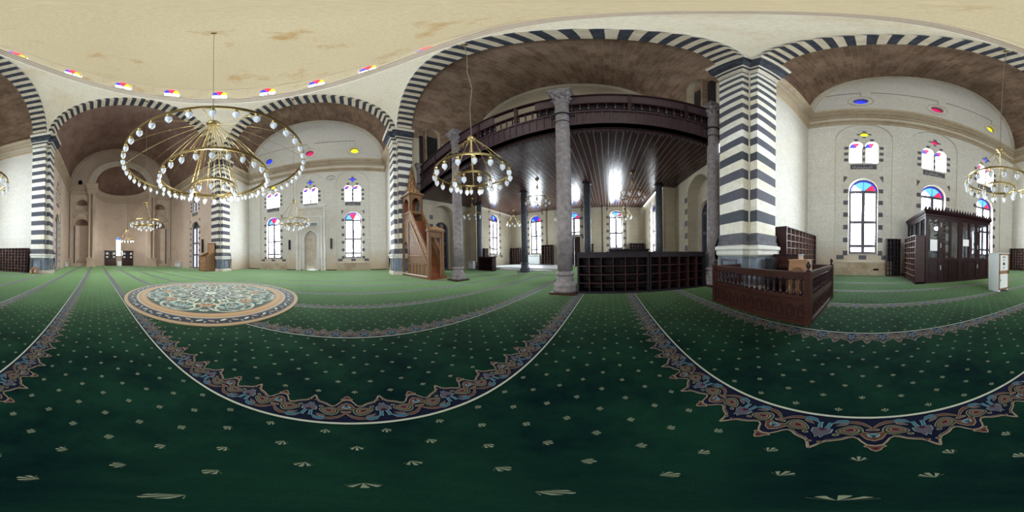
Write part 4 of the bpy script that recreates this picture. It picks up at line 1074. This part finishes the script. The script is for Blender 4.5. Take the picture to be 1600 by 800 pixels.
# ------------------------------------------------------------------ shoe shelves
def shelf(label, x0, y0, x1, y1, h, face, rows, cols, band=0, name='shoe_shelf', fm='wood_s', bm='wood_b', em='wood_e', group='dark shoe shelves and cabinets around the hall', base=0.05):
    """face: '+x','-x','+y','-y' open side"""
    t = thing(name, label, 'shelf', ((x0+x1)/2,(y0+y1)/2,0), 0, group)
    w_, d_ = (abs(x1-x0), abs(y1-y0)) if face[1] == 'y' else (abs(y1-y0), abs(x1-x0))
    o, u, n = {'+x':((d_/2,-w_/2,0),(0,1,0),(1,0,0)),'-x':((-d_/2,-w_/2,0),(0,1,0),(-1,0,0)),'+y':((-w_/2,d_/2,0),(1,0,0),(0,1,0)),'-y':((-w_/2,-d_/2,0),(1,0,0),(0,-1,0))}[face]
    F = frame(o,u,n); tk = .025
    b = MB(); b.obox(F,0,tk*1.5,0,h,-d_,0,fm); b.obox(F,w_-tk*1.5,w_,0,h,-d_,0,fm); b.obox(F,0,w_,0,base,-d_,-.01,fm); b.obox(F,-.01,w_+.01,h-tk,h,-d_,.01,fm)
    if band: b.obox(F,0,w_,h-band,h-tk,-d_,-.005,fm)
    b.build('carcass', t)
    b = MB(); b.obox(F,tk,w_-tk,base,h-tk,-d_,-d_+.02,bm); b.build('back_panel', t)
    hh = h-band-base
    b = MB()
    for k in range(1,rows+(1 if band == 0 else 1)):
        z = base+hh*k/rows
        if k == rows and not band: break
        b.obox(F,tk,w_-tk,z-.009,z+.009,-d_+.02,-.012,em)
    for k in range(1,cols):
        uu = w_*k/cols; b.obox(F,uu-.009,uu+.009,base,h-max(band,tk),-d_+.02,-.008,em)
    b.build('compartment_grid', t); return t
shelf('low dark shoe cabinet, left half of the long front pair under the gallery', -4.5, -.78, -4.02, 1.02, 1.05, '+x', 4, 6, .13, fm='wood_b', em='wood_s', name='shoe_cabinet')
shelf('low dark shoe cabinet, right half of the long front pair under the gallery', -4.5, 1.04, -4.02, 2.72, 1.05, '+x', 4, 6, .13, fm='wood_b', em='wood_s', name='shoe_cabinet')
shelf('tall shoe shelf with pale edges behind the wooden pen and striped pier', CX-HW+.02, 4.45, -2.3, 7.5, 1.85, '+x', 8, 9)
shelf('dark shoe shelf on the window wall just left of the booth', 1.0, 7.3, 1.66, 7.63, 1.72, '-y', 8, 4, em='wood_s')
shelf('tall shoe shelf standing against the left side of the glazed booth', 1.68, 5.22, 2.03, 6.7, 1.68, '-x', 8, 5)
shelf('wide low shoe shelf left of the north east striped pier', 9.35, 4.2, CX+HW-.02, 7.5, 1.57, '-x', 8, 14)
shelf('low black shoe cabinet between the dark columns on the left', -8.3, -8.1, -7.9, -6.85, .95, '+x', 4, 5, .1, em='wood', name='shoe_cabinet')
shelf('upright shoe shelf below the left side window of the entrance hall', -9.6, -9.02, -9.2, -8.7, 1.6, '+y', 7, 3, em='wood_e')
shelf('upright shoe shelf in the left corner of the entrance hall', XWW+.12, -8.9, XWW+.45, -7.6, 1.7, '+x', 7, 5)
shelf('upright shoe shelf between the entrance window and the great column', XWW+.14, -5.6, XWW+.5, -4.6, 1.85, '+x', 8, 4)
shelf('black shoe shelf on the entrance wall just right of the door', XWW+.14, -1.9, XWW+.5, -1.2, 1.85, '+x', 8, 3)
shelf('black shoe shelf on the entrance wall right of the right-hand window', XWW+.14, 1.7, XWW+.5, 2.9, 1.85, '+x', 8, 5)
# low desk behind the cabinets
t = thing('desk', 'dark low desk top showing behind the long front shoe cabinets', 'desk', (-8.0,1.0,0)); b = MB(); b.box(-.3,-1.0,1.18,.3,1.0,1.24,'wood_b'); b.build('desk_top', t); b = MB(); b.box(-.25,-.95,0,.25,.95,1.18,'wood_b'); b.build('desk_body', t)
# ------------------------------------------------------------------ glazed booth
KX0, KX1, KY0, KY1, KH = 2.07, 4.98, 5.25, 7.62, 2.62
t = thing('wooden_booth', 'dark mahogany glazed booth with serrated crest against the window wall', 'booth', (KX0,KY0,0))
W_, D_ = KX1-KX0, KY1-KY0
Ff = frame((0,0,0),(1,0,0),(0,-1,0)); Fl = frame((0,0,0),(0,1,0),(-1,0,0)); Fr = frame((W_,0,0),(0,1,0),(1,0,0))
b = MB(); b.box(0,.0,0,W_,.06,.08,'wood'); b.box(0,0,0,.06,D_,.08,'wood')
def grid(b, F, w_, posts, z1, fm='wood'):
    for u in posts: b.obox(F,u-.05,u+.05,0,z1,-.06,.01,fm)
    b.obox(F,0,w_,0,.1,-.05,.02,fm); b.obox(F,0,w_,.80,.90,-.05,.012,fm); b.obox(F,0,w_,z1-.12,z1,-.05,.012,fm)
P1 = [.05,.53,.62,.98,1.38,1.48,1.86,2.24,2.33,W_-.05]
grid(b,Ff,W_,P1,KH-.2); grid(b,Fl,D_,[.05,.6,1.2,1.8,D_-.05],KH-.2); grid(b,Fr,D_,[.05,.6,1.2,1.8,D_-.05],KH-.2)
b.build('frame', t)
b = MB()
for u0,u1 in ((.05,.53),(.62,.98),(.98,1.38),(1.48,2.24),(2.33,W_-.05)):
    b.obox(Ff,u0,u1,.1,.82,-.04,-.02,'wood'); b.obox(Ff,u0+.09,u1-.09,.2,.72,-.02,.0,'wood')
for F in (Fl,Fr): b.obox(F,.05,D_-.05,.1,.82,-.04,-.02,'wood')
b.build('lower_panel', t)
b = MB()
for F, w_ in ((Ff,W_),(Fl,D_),(Fr,D_)): b.obox(F,.05,w_-.05,.88,KH-.3,-.035,-.025,'glass')
b.build('glass_pane', t)
b = MB()
cor = [(0,KH-.24),(.03,KH-.22),(.03,KH-.16),(.08,KH-.1),(.12,KH-.04),(.12,KH),(0,KH)]
b.sweep(cor,[(W_,D_),(W_,0),(0,0),(0,D_)][::1],'wood'); b.box(.0,.0,KH-.06,W_,D_,KH-.01,'wood'); b.build('cornice', t)
b = MB(); u = -.1
while u < W_+.1:
    b.prism(frame((0,-.1,0),(1,0,0),(0,-1,0)),[(u,KH),(u+.10,KH),(u+.10,KH+.04),(u+.075,KH+.08),(u+.05,KH+.17),(u+.025,KH+.08),(u,KH+.04)],-.03,0,'wood'); u += .125
b.build('serrated_crest', t)
for z in (2.1,1.35,.55):
    for uu in (.575,2.285): b = MB(); b.obox(Ff,uu-.008,uu+.008,z-.08,z+.08,.012,.03,'white'); b.build('hinge', t)
b = MB(); b.box(.35,D_-.2,.0,1.95,D_-.16,2.56,'wood_b'); b.build('added_dark_sheet', t)  # dark sheet added to hide the bright window behind the glass
o = thing('paper_notice', 'white paper notice taped on the left pane of the booth', 'notice', (KX0+.29,KY0-.03,1.35)); b = MB(); b.box(-.14,-.004,-.2,.14,0,.2,'paper'); b.build('sheet', o)
o = thing('paper_notice', 'small white paper notice on the right door pane of the booth', 'notice', (KX0+1.67,KY0-.03,1.5)); b = MB(); b.box(-.14,-.004,-.13,.14,0,.13,'paper'); b.build('sheet', o)
o = thing('curtain', 'grey patterned curtain hanging inside the right end of the booth', 'curtain', (KX0+2.0,KY0+.2,.95)); b = MB()
for k in range(8): b.face([(-.05+.03*k-.02,.02*(k%2),0),(-.02+.03*k-.02,.02*((k+1)%2),0),(.02+.02*k*.8,.02*((k+1)%2),.85),(0.0+.02*k*.8,.02*(k%2),.85)],'slate')
b.build('cloth', o)
# ------------------------------------------------------------------ white cabinet on the carpet
t = thing('white_cabinet', 'freestanding narrow white cabinet with two wood-framed doors on the carpet', 'cabinet', (3.29,3.03,0))
b = MB(); w_, d_, h_ = .42,.40,1.07
b.box(0,0,.05,w_,d_,h_,'white'); b.box(0,0,0,.07,d_,.05,'white'); b.box(w_-.07,0,0,w_,d_,.05,'white'); b.box(-.02,-.02,h_,w_+.02,d_+.02,h_+.02,'white'); b.build('body', t)
b = MB(); 
for x0,x1,z0,z1 in ((0,.03,.05,h_),(w_-.05,w_,.05,h_),(0,w_,.05,.09),(0,w_,.50,.59),(0,w_,h_-.04,h_)): b.box(x0,-.012,z0,x1,0,z1,'oak_l')
b.build('wooden_edging', t)
for i,(z0,z1) in enumerate(((.10,.49),(.60,h_-.05))):
    b = MB(); b.box(.04,-.022,z0,w_-.06,-.0,z1,'white'); dd = b.build('door', t)
    if i: parts = [('coin_slot',(.12,z1-.06,.24,z1-.035),'black'),('keyhole',(.15,z1-.14,.19,z1-.11),'black'),('sticker',(.14,z1-.27,.22,z1-.20),'slate'),('keyhole',(.15,z1-.36,.19,z1-.33),'black')]
    else: parts = [('latch',(.05,z0+.2,.07,z0+.25),'iron')]
    for pn,(a,c,e,g),pm in parts: b = MB(); b.box(a,-.028,c,e,-.02,g,pm); b.build(pn, dd)
# ------------------------------------------------------------------ wooden pen (muezzin enclosure)
t = thing('wooden_pen', 'low dark carved wooden enclosure with spindle railing by the near pier', 'enclosure')
X0,X1,Y0,Y1 = -2.62,-.72,2.02,3.52
runs = {'s': ((X0,Y0),(X1,Y0)), 'e': ((X1,Y0),(X1,Y1)), 'n': ((X1,Y1),(-2.3,Y1)), 'w': ((X0,Y0),(X0,2.66))}
for kx, ((ax,ay),(bx_,by)) in runs.items():
    a, c = Vector((ax,ay)), Vector((bx_,by)); ln = (c-a).length; d = (c-a)/ln; n = Vector((d.y,-d.x)); F = frame((a.x,a.y,0),(d.x,d.y,0),(n.x,n.y,0))
    b = MB(); b.obox(F,0,ln,0,.05,-.03,.035,'wood_r'); b.obox(F,0,ln,.05,.34,-.015,.015,'wood_r'); b.obox(F,0,ln,.33,.37,-.03,.035,'wood_r'); b.obox(F,0,ln,.39,.43,-.03,.03,'wood_r'); b.obox(F,0,ln,.36,.40,-.015,.015,'wood_r')
    npn = max(1,round(ln/.17))
    for k in range(npn):
        u = ln*(k+.5)/npn; q_ = ln/npn*.36
        o_ = arch(u,.09,q_*2,.22,.08,8,.5); i_ = arch(u,.11,q_*1.5,.215,.055,8,.5); b.ring(F,o_,i_,.024,'wood'); b.strip(F,o_,.015,.024,'wood'); b.strip(F,i_,.015,.024,'wood')
        b.prism(F,ell(u,.18,.022,.045,0,8),.015,.028,'wood_r')
    b.build('carved_panel', t)
    b = MB(); b.obox(F,0,ln,.70,.755,-.035,.035,'wood_r'); b.obox(F,0,ln,.66,.70,-.015,.015,'wood_r')
    for k in range(npn+1):      # small arches between spindles
        pass
    b.build('hand_rail', t)
    ns = round(ln/.105)
    for k in range(1,ns):
        b = MB(); u = ln*k/ns; x,y,_ = F(u,0,0)
        b.lathe([(.026,.43),(.03,.46),(.016,.48),(.022,.53),(.026,.57),(.015,.62),(.02,.64),(.036,.66)],'wood',8,(x,y,0)); 
        b.obox(F,u-.04,u+.04,.635,.67,-.012,.012,'wood'); b.build('spindle', t)
for x,y in ((X0,Y0),(X1,Y0),(X1,Y1)):
    b = MB(); b.box(x-.045,y-.045,0,x+.045,y+.045,.76,'wood_r'); b.lathe([(.03,.76),(.035,.775),(.015,.79),(.03,.82),(.035,.85),(.02,.88),(.003,.90)],'wood',10,(x,y,0)); b.build('corner_post', t)
b = MB(); b.obox(frame((X0,0,0),(1,0,0),(0,1,0)),0,.04,0,.76,2.64,2.72,'wood_r'); b.build('corner_post', t)
# things in and behind the pen
t = thing('wooden_lectern', 'light wooden tapered box lectern with arched cut-out inside the pen', 'lectern', (-1.05,2.55,0))
b = MB(); Fb = frame((0,0,0),(1,0,0),(0,-1,0))
def taper(b, w0,d0,w1,d1,z0,z1,m):
    V = [(sx*w0,sy*d0,z0) for sx,sy in ((-1,-1),(1,-1),(1,1),(-1,1))]+[(sx*w1,sy*d1,z1) for sx,sy in ((-1,-1),(1,-1),(1,1),(-1,1))]
    b.raw(V,[(3,2,1,0),(4,5,6,7),(0,1,5,4),(1,2,6,5),(2,3,7,6),(3,0,4,7)],m)
taper(b,.21,.16,.15,.13,0,.88,'oak_l'); b.box(-.165,-.14,.88,.165,.14,.90,'oak_l'); b.build('body', t)
b = MB(); b.prism(Fb,arch(0,.66,.10,.69,.03,8),.135,.16,'black')
for r_ in (.08,.11): 
    lo = arcline(0,.69,r_,r_*.8,14); li = arcline(0,.69,r_-.008,r_*.8-.008,14); b.arcband(Fb,lo,li,.13,.155,'oak')
b.build('arched_cutout', t)
t = thing('storage_box', 'dark brown long wooden box standing behind the pen by the pier', 'box', (-2.0,3.83,0)); b = MB(); b.box(-.25,-.18,0,.42,.18,.96,'wood_r'); b.box(-.27,-.2,.94,.44,.2,.98,'wood'); b.build('body', t)
b = MB(); b.box(.42,-.16,.1,.435,.16,.93,'oak_l'); b.build('end_panel', t)
for q_ in (-.1,.02): b = MB(); b.box(.435,q_,.80,.445,q_+.04,.83,'black'); b.build('screw', t)
t = thing('loudspeaker', 'small dark floor speaker wedged between the pier and the dark box', 'speaker', (-2.12,3.32,0)); b = MB(); b.box(-.12,-.1,0,.1,.1,.88,'black'); b.build('body', t)
b = MB(); b.lathe([(.05,0),(.05,.01)],'slate',14,(0,0,.88)); b.build('speaker_cone', t)
# ------------------------------------------------------------------ minbar (pulpit)
ang = math.atan2(2.4,-.40)      # direction back -> front
t = thing('wooden_pulpit', 'tall carved brown wooden pulpit with stairs and pointed spire canopy', 'pulpit', (-2.80,-8.72,0), ang)
# local: x = towards the front (portal), y = left of travel -> west side is +y
LP, WP, ZL = 2.45, .80, 2.9
Fe = frame((0,0,0),(1,0,0),(0,-1,0)); Fw2 = frame((0,WP,0),(1,0,0),(0,1,0))
pav = .85
for F, nm in ((Fe,'a'),(Fw2,'b')):
    b = MB()
    b.obox(F,-.02,LP+.02,0,.10,-.06,.05,'oak'); b.obox(F,-.02,LP+.02,.10,.14,-.06,.03,'white_trim' if nm == 'a' else 'oak')
    dr = arch(.34,.14,.42,1.55,.3,10,.4)
    side = [(0,.14),(LP-.12,.14),(LP-.12,.75),(pav,ZL),(0,ZL)]
    b.poly(F, side, [[(u,max(z,.15)) for u,z in dr]], 0, 'oak_c'); b.poly(F, side, [[(u,max(z,.15)) for u,z in dr]], -.06, 'oak'); b.strip(F, dr, 0, -.06, 'oak')
    b.build('side_panel', t)
    b = MB()   # framing rails
    b.prism(F,[(0,.14),(.08,.14),(.08,ZL),(0,ZL)],0,.025,'oak'); b.prism(F,[(.62,.14),(.70,.14),(.70,ZL),(.62,ZL)],0,.025,'oak')
    b.prism(F,[(.7,.62),(LP-.2,.62),(LP-.3,.72),(.7,.72)],0,.025,'oak')
    b.prism(F,[(.7,1.05),(1.95,1.05),(1.90,1.11),(.7,1.11)],0,.02,'oak_l')
    for k in range(5): u = .82+k*.3; b.prism(F,[(u,.16),(u+.03,.16),(u+.03,.62),(u,.62)],0,.02,'oak')
    b.build('framing', t)
    b = MB()   # sloped balustrade
    o1, o2 = (LP-.12,.75), (pav,ZL)
    b.prism(F,[(LP-.12,.62),(LP-.12,.74),(pav,ZL+.02),(pav,ZL-.1)],-.05,.04,'oak_l')
    b.prism(F,[(LP-.12,.74),(LP-.12,1.18),(pav,ZL+.5),(pav,ZL+.02)],-.035,.01,'oak_c')
    b.prism(F,[(LP-.12,1.16),(LP-.12,1.26),(pav,ZL+.60),(pav,ZL+.48)],-.055,.045,'oak_l')
    b.build('balustrade', t)
nst = 11
for k in range(nst):
    x1 = LP-.15-(LP-.15-pav)*k/nst; z1 = ZL*(k+1)/(nst); b = MB()
    b.box(pav if k < nst-1 else .0, .05, z1-ZL/nst, x1, WP-.05, z1, 'oak_r'); b.build('step', t)
# portal
b = MB(); px = LP-.1
for y0 in (-.04,WP-.08): b.box(px,y0,0,px+.14,y0+.12,2.15,'oak')
for y0 in (.09,WP-.13): b.box(px+.03,y0,.1,px+.1,y0+.04,1.85,'oak_l')
b.box(px-.02,-.05,0,px+.3,WP+.05,.1,'oak_r'); b.build('portal_frame', t)
b = MB(); b.box(px+.02,.05,1.86,px+.1,WP-.05,2.12,'oak_c'); b.box(px-.03,-.08,2.12,px+.17,WP+.08,2.2,'oak')
Fp = frame((px+.1,0,0),(0,1,0),(1,0,0)); cr = [(-.08,2.2),(WP+.08,2.2),(WP+.08,2.28),(WP*.75,2.32),(WP/2,2.42),(WP*.25,2.32),(-.08,2.28)]; b.prism(Fp,cr,-.04,.03,'oak_c'); b.build('portal_crest', t)
b = MB(); b.lathe([(.05,2.28),(.06,2.34),(.03,2.38),(.045,2.44),(.0,2.5)],'oak',8,(px+.05,-.02,0)); b.build('finial', t); b = MB(); b.lathe([(.05,2.28),(.06,2.34),(.03,2.38),(.045,2.44),(.0,2.5)],'oak',8,(px+.05,WP+.02,0)); b.build('finial', t)
# pavilion
PZ = 3.4
b = MB()
for x,y in ((0,0),(pav-.06,0),(0,WP-.06),(pav-.06,WP-.06)): b.box(x,y,ZL,x+.06,y+.06,4.45,'oak')
b.box(-.02,-.02,ZL-.04,pav+.02,WP+.02,ZL+.02,'oak'); b.build('canopy_post', t)
b = MB()
Fs = [frame((0,0,0),(1,0,0),(0,-1,0)), frame((0,WP,0),(1,0,0),(0,1,0)), frame((pav,0,0),(0,1,0),(1,0,0)), frame((0,0,0),(0,1,0),(-1,0,0))]
for F, w_ in zip(Fs,(pav,pav,WP,WP)):
    o_ = [(0,PZ),(w_,PZ),(w_,4.45),(0,4.45)]; hl = arch(w_/2,PZ+.08,w_*.66,PZ+.5,.38,12,.35)
    b.poly(F,o_,[hl],0,'oak_c'); b.poly(F,o_,[hl],-.03,'oak'); b.strip(F,hl,0,-.03,'oak')
    b.obox(F,-.02,w_+.02,PZ-.05,PZ+.04,-.04,.03,'oak')
    if F is not Fs[2]: b.obox(F,.04,w_-.04,ZL,PZ-.05,-.03,0,'oak_c')
b.build('arched_screen', t)
b = MB(); b.box(-.08,-.08,4.45,pav+.08,WP+.08,4.53,'oak'); b.box(-.04,-.04,4.53,pav+.04,WP+.04,4.6,'oak_c'); b.build('canopy_cornice', t)
b = MB(); cx_, cy_ = pav/2, WP/2
b.lathe([(.40,4.6),(.40,4.85),(.33,4.88)],'oak_c',8,(cx_,cy_,0),False); b.lathe([(.30,4.88),(.20,5.4),(.10,6.0),(.03,6.45)],'oak_c',8,(cx_,cy_,0),False)
for k in range(8):
    a = 2*PI*k/8; c_, s_ = math.cos(a), math.sin(a); b.tube([(cx_+.305*c_,cy_+.305*s_,4.88),(cx_+.205*c_,cy_+.205*s_,5.4),(cx_+.105*c_,cy_+.105*s_,6.0),(cx_+.035*c_,cy_+.035*s_,6.45)],.014,'oak',5)
b.build('spire', t)
b = MB(); b.lathe([(.03,6.45),(.06,6.5),(.02,6.55),(.045,6.6),(.01,6.66),(.006,6.8)],'brass_d',10,(cx_,cy_,0)); b.build('finial', t)
b = MB(); b.box(.02,.04,ZL,.05,WP-.04,4.4,'oak_r'); b.build('back_screen', t)
# ------------------------------------------------------------------ kursu
t = thing('preacher_chair', 'carved brown wooden preacher seat with high back before the striped pier', 'chair', (9.78,-8.74,0))
w_, d_ = .9,.94   # x 0..w_, y 0..d_ ; front is +y (north), back at y=0
b = MB(); b.box(-.01,-.01,0,w_+.01,d_+.01,.08,'oak'); b.build('plinth', t); b = MB(); b.box(.02,.02,.6,w_-.02,d_-.02,.66,'oak_r'); b.build('seat', t)
b = MB(); b.box(.0,d_-.04,.08,w_,d_,1.15,'oak_c'); b.box(-.01,d_-.05,1.12,w_+.01,d_+.01,1.19,'oak'); b.box(-.01,d_-.05,.06,.06,d_+.01,1.19,'oak'); b.box(w_-.06,d_-.05,.06,w_+.01,d_+.01,1.19,'oak'); b.build('front_panel', t)
for x in (0,w_-.04):
    F = frame((x,0,0),(0,1,0),(1,0,0)); b = MB(); b.prism(F,[(0,.08),(d_,.08),(d_,1.15),(0,1.5)],0,.04,'oak_c'); b.prism(F,[(d_,1.15),(d_,1.22),(0,1.57),(0,1.5)],-.01,.05,'oak_l'); b.prism(F,[(0,.08),(.06,.08),(.06,1.5),(0,1.5)],-.012,.052,'oak'); b.build('side_panel', t)
b = MB(); b.box(.0,0,.66,w_,.05,2.25,'oak_c'); b.box(-.02,-.01,2.2,w_+.02,.06,2.28,'oak'); b.box(0,-.0,.66,.06,.06,2.25,'oak'); b.box(w_-.06,0,.66,w_,.06,2.25,'oak'); b.build('backrest', t)
# ------------------------------------------------------------------ bookcases in the apse
def bookcase(label, y0):
    t = thing('bookcase', label, 'bookcase', (21.2,y0,0)); F = frame((0,0,0),(0,1,0),(-1,0,0)); w_, h_ = 1.45,1.95
    b = MB(); b.obox(F,0,w_,0,.95,-.3,0,'wood_r'); b.obox(F,0,.06,.9,h_,-.3,0,'wood'); b.obox(F,w_-.06,w_,.9,h_,-.3,0,'wood'); b.obox(F,0,w_,.9,h_,-.3,-.28,'wood_b'); b.obox(F,-.04,w_+.04,h_-.06,h_+.04,-.32,.04,'wood'); b.obox(F,0,w_,1.42,1.46,-.28,-.02,'wood'); b.build('carcass', t)
    for k in range(3):
        u0 = .05+k*(w_-.1)/3; u1 = u0+(w_-.1)/3-.02; b = MB()
        for a,c,z0,z1 in ((u0,u1,.97,1.03),(u0,u1,h_-.12,h_-.07),(u0,u0+.05,.97,h_-.07),(u1-.05,u1,.97,h_-.07),(u0,u1,1.42,1.46)): b.obox(F,a,c,z0,z1,0,.02,'wood')
        dd = b.build('door', t); b = MB(); b.obox(F,u1-.04,u1-.02,1.4,1.5,.02,.035,'brass'); b.build('knob', dd)
    for z in (.97,1.47):
        for k in range(3):
            u0 = .12+k*(w_-.1)/3
            bk = MB(); bk.obox(F,u0,u0+.3,z,z+.28,-.25,-.08,['paper','slate','white'][k]); o = bk.build('books', t); o['kind'] = 'stuff'
bookcase('dark glazed bookcase in the apse, left of the small window', -2.58); bookcase('dark glazed bookcase in the apse, right of the small window', -4.85)
t = thing('white_box', 'small white box on the floor between the two apse bookcases', 'box', (21.3,-3.0,0)); b = MB(); b.box(-.2,-.3,0,.2,.3,.62,'paper'); b.build('body', t)
# ------------------------------------------------------------------ heaters
def heater(label, x0,y0,x1,y1,h, z=0.0):
    t = thing('heater', label, 'heater', ((x0+x1)/2,(y0+y1)/2,z)); a, c = abs(x1-x0)/2, abs(y1-y0)/2
    b = MB(); b.box(-a,-c,.04,a,c,h,'white'); b.box(-a*.9,-c*.9,0,a*.9,c*.9,.04,'slate'); b.build('casing', t)
    b = MB(); n = 9
    if a > c:
        for k in range(n): x = -a*.8+1.6*a*k/(n-1); 
        for s_ in (-1,1): b.box(-a*.85,s_*c-.006,h-.12,a*.85,s_*c+.006,h-.08,'slate')
    else:
        for s_ in (-1,1): b.box(s_*a-.006,-c*.85,h-.12,s_*a+.006,c*.85,h-.08,'slate')
    b.build('grille', t)
heater('white floor heater right beside the north east striped pier', 10.5,2.98,11.5,3.22,.62)
heater('small white floor heater in the far left corner before the apse', 16.2,2.95,17.0,3.2,.5)
heater('white floor heater in the far right corner before the apse', 15.9,-9.2,17.2,-8.95,.6)
heater('white heater panel between the side wall and leftmost dark column', -8.52,-9.65,-8.3,-9.1,.62)
heater('wide white heater under the left entrance window', XWW+.12,-6.95,XWW+.4,-5.85,.85,.16)
# ------------------------------------------------------------------ small wooden stand by NE pier
t = thing('wooden_stool', 'small pale wooden arched stool on the carpet before the striped pier', 'stool', (8.95,3.55,0))
b = MB(); F = frame((-.12,0,0),(0,1,0),(-1,0,0)); o_ = arch(0,0,.40,.24,.18,12); i_ = arch(0,0,.22,.18,.12,12)
b.ring(F,o_,i_,0,'oak_l',False); b.ring(F,o_,i_,-.24,'oak_l',False); b.strip(F,o_,0,-.24,'oak_l',False); b.strip(F,i_,0,-.24,'oak_l',False); b.build('arched_body', t)
b = MB(); b.obox(F,-.19,.19,.05,.08,-.22,-.02,'oak'); b.build('shelf_board', t)
# ------------------------------------------------------------------ speakers on walls, cables
def wspeaker(label, F, u, z, h=.85):
    t = thing('wall_speaker', label, 'speaker', F(u,z,0)); nx = Vector(F(0,0,1))-Vector(F(0,0,0)); ux = Vector(F(1,0,0))-Vector(F(0,0,0))
    G = frame((0,0,0),tuple(ux),tuple(nx)); b = MB(); b.obox(G,-.07,.07,0,h,.06,.2,'black'); b.build('cabinet', t); b = MB(); b.obox(G,-.03,.03,h*.3,h*.7,0,.06,'iron'); b.build('bracket', t)
wspeaker('slim black column loudspeaker left of the white prayer niche', FS, -1.85, 1.75); wspeaker('slim black column loudspeaker right of the white prayer niche', FS, 1.75, 1.75)
wspeaker('slim black column loudspeaker on the wall above the preacher seat', sideframe(CY-HW,1), 12.0, 1.55, 1.25)
def cable(label, F, pts):
    t = thing('cable', label, 'cable'); b = MB(); b.tube([F(u,z,.03) for u,z in pts],.014,'iron',5); b.build('conduit', t)
cable('thin dark cable on the wall linking to the blue roundel above the booth wall', FN, [(-5.4,12.3),(-3.75,12.55),(-3.75,12.1)])
cable('thin dark cable on the wall linking to the red roundel above the booth wall', FN, [(-3.3,12.6),(.05,12.6),(.05,12.1)])
cable('thin dark cable on the wall linking to the yellow roundel above the booth wall', FN, [(.5,12.6),(3.85,12.5),(3.85,12.1)])
cable('thin dark cable on the prayer wall, left stretch', FS, [(-5.2,12.4),(-.2,12.5),(0,11.9)])
cable('thin dark cable on the prayer wall, right stretch', FS, [(.4,12.5),(3.75,12.5),(3.75,11.9)])
# baseboards
for nm, F in (('baseboard_south',FS),('baseboard_north',FN)):
    b = MB(); b.obox(F,-HW,HW,0,.07,0,.04,'black') if nm[-1] == 'x' else (b.obox(F,-HW,-.68,0,.07,0,.04,'black'), b.obox(F,.68,HW,0,.07,0,.04,'black')); struct(b.build(nm))
t = thing('power_socket', 'small white power socket box low on the wall under the left booth-wall window', 'socket', FN(-2.9,.28,0)); b = MB(); b.box(-.12,-.05,-.04,.12,0,.04,'white'); b.build('plate', t)
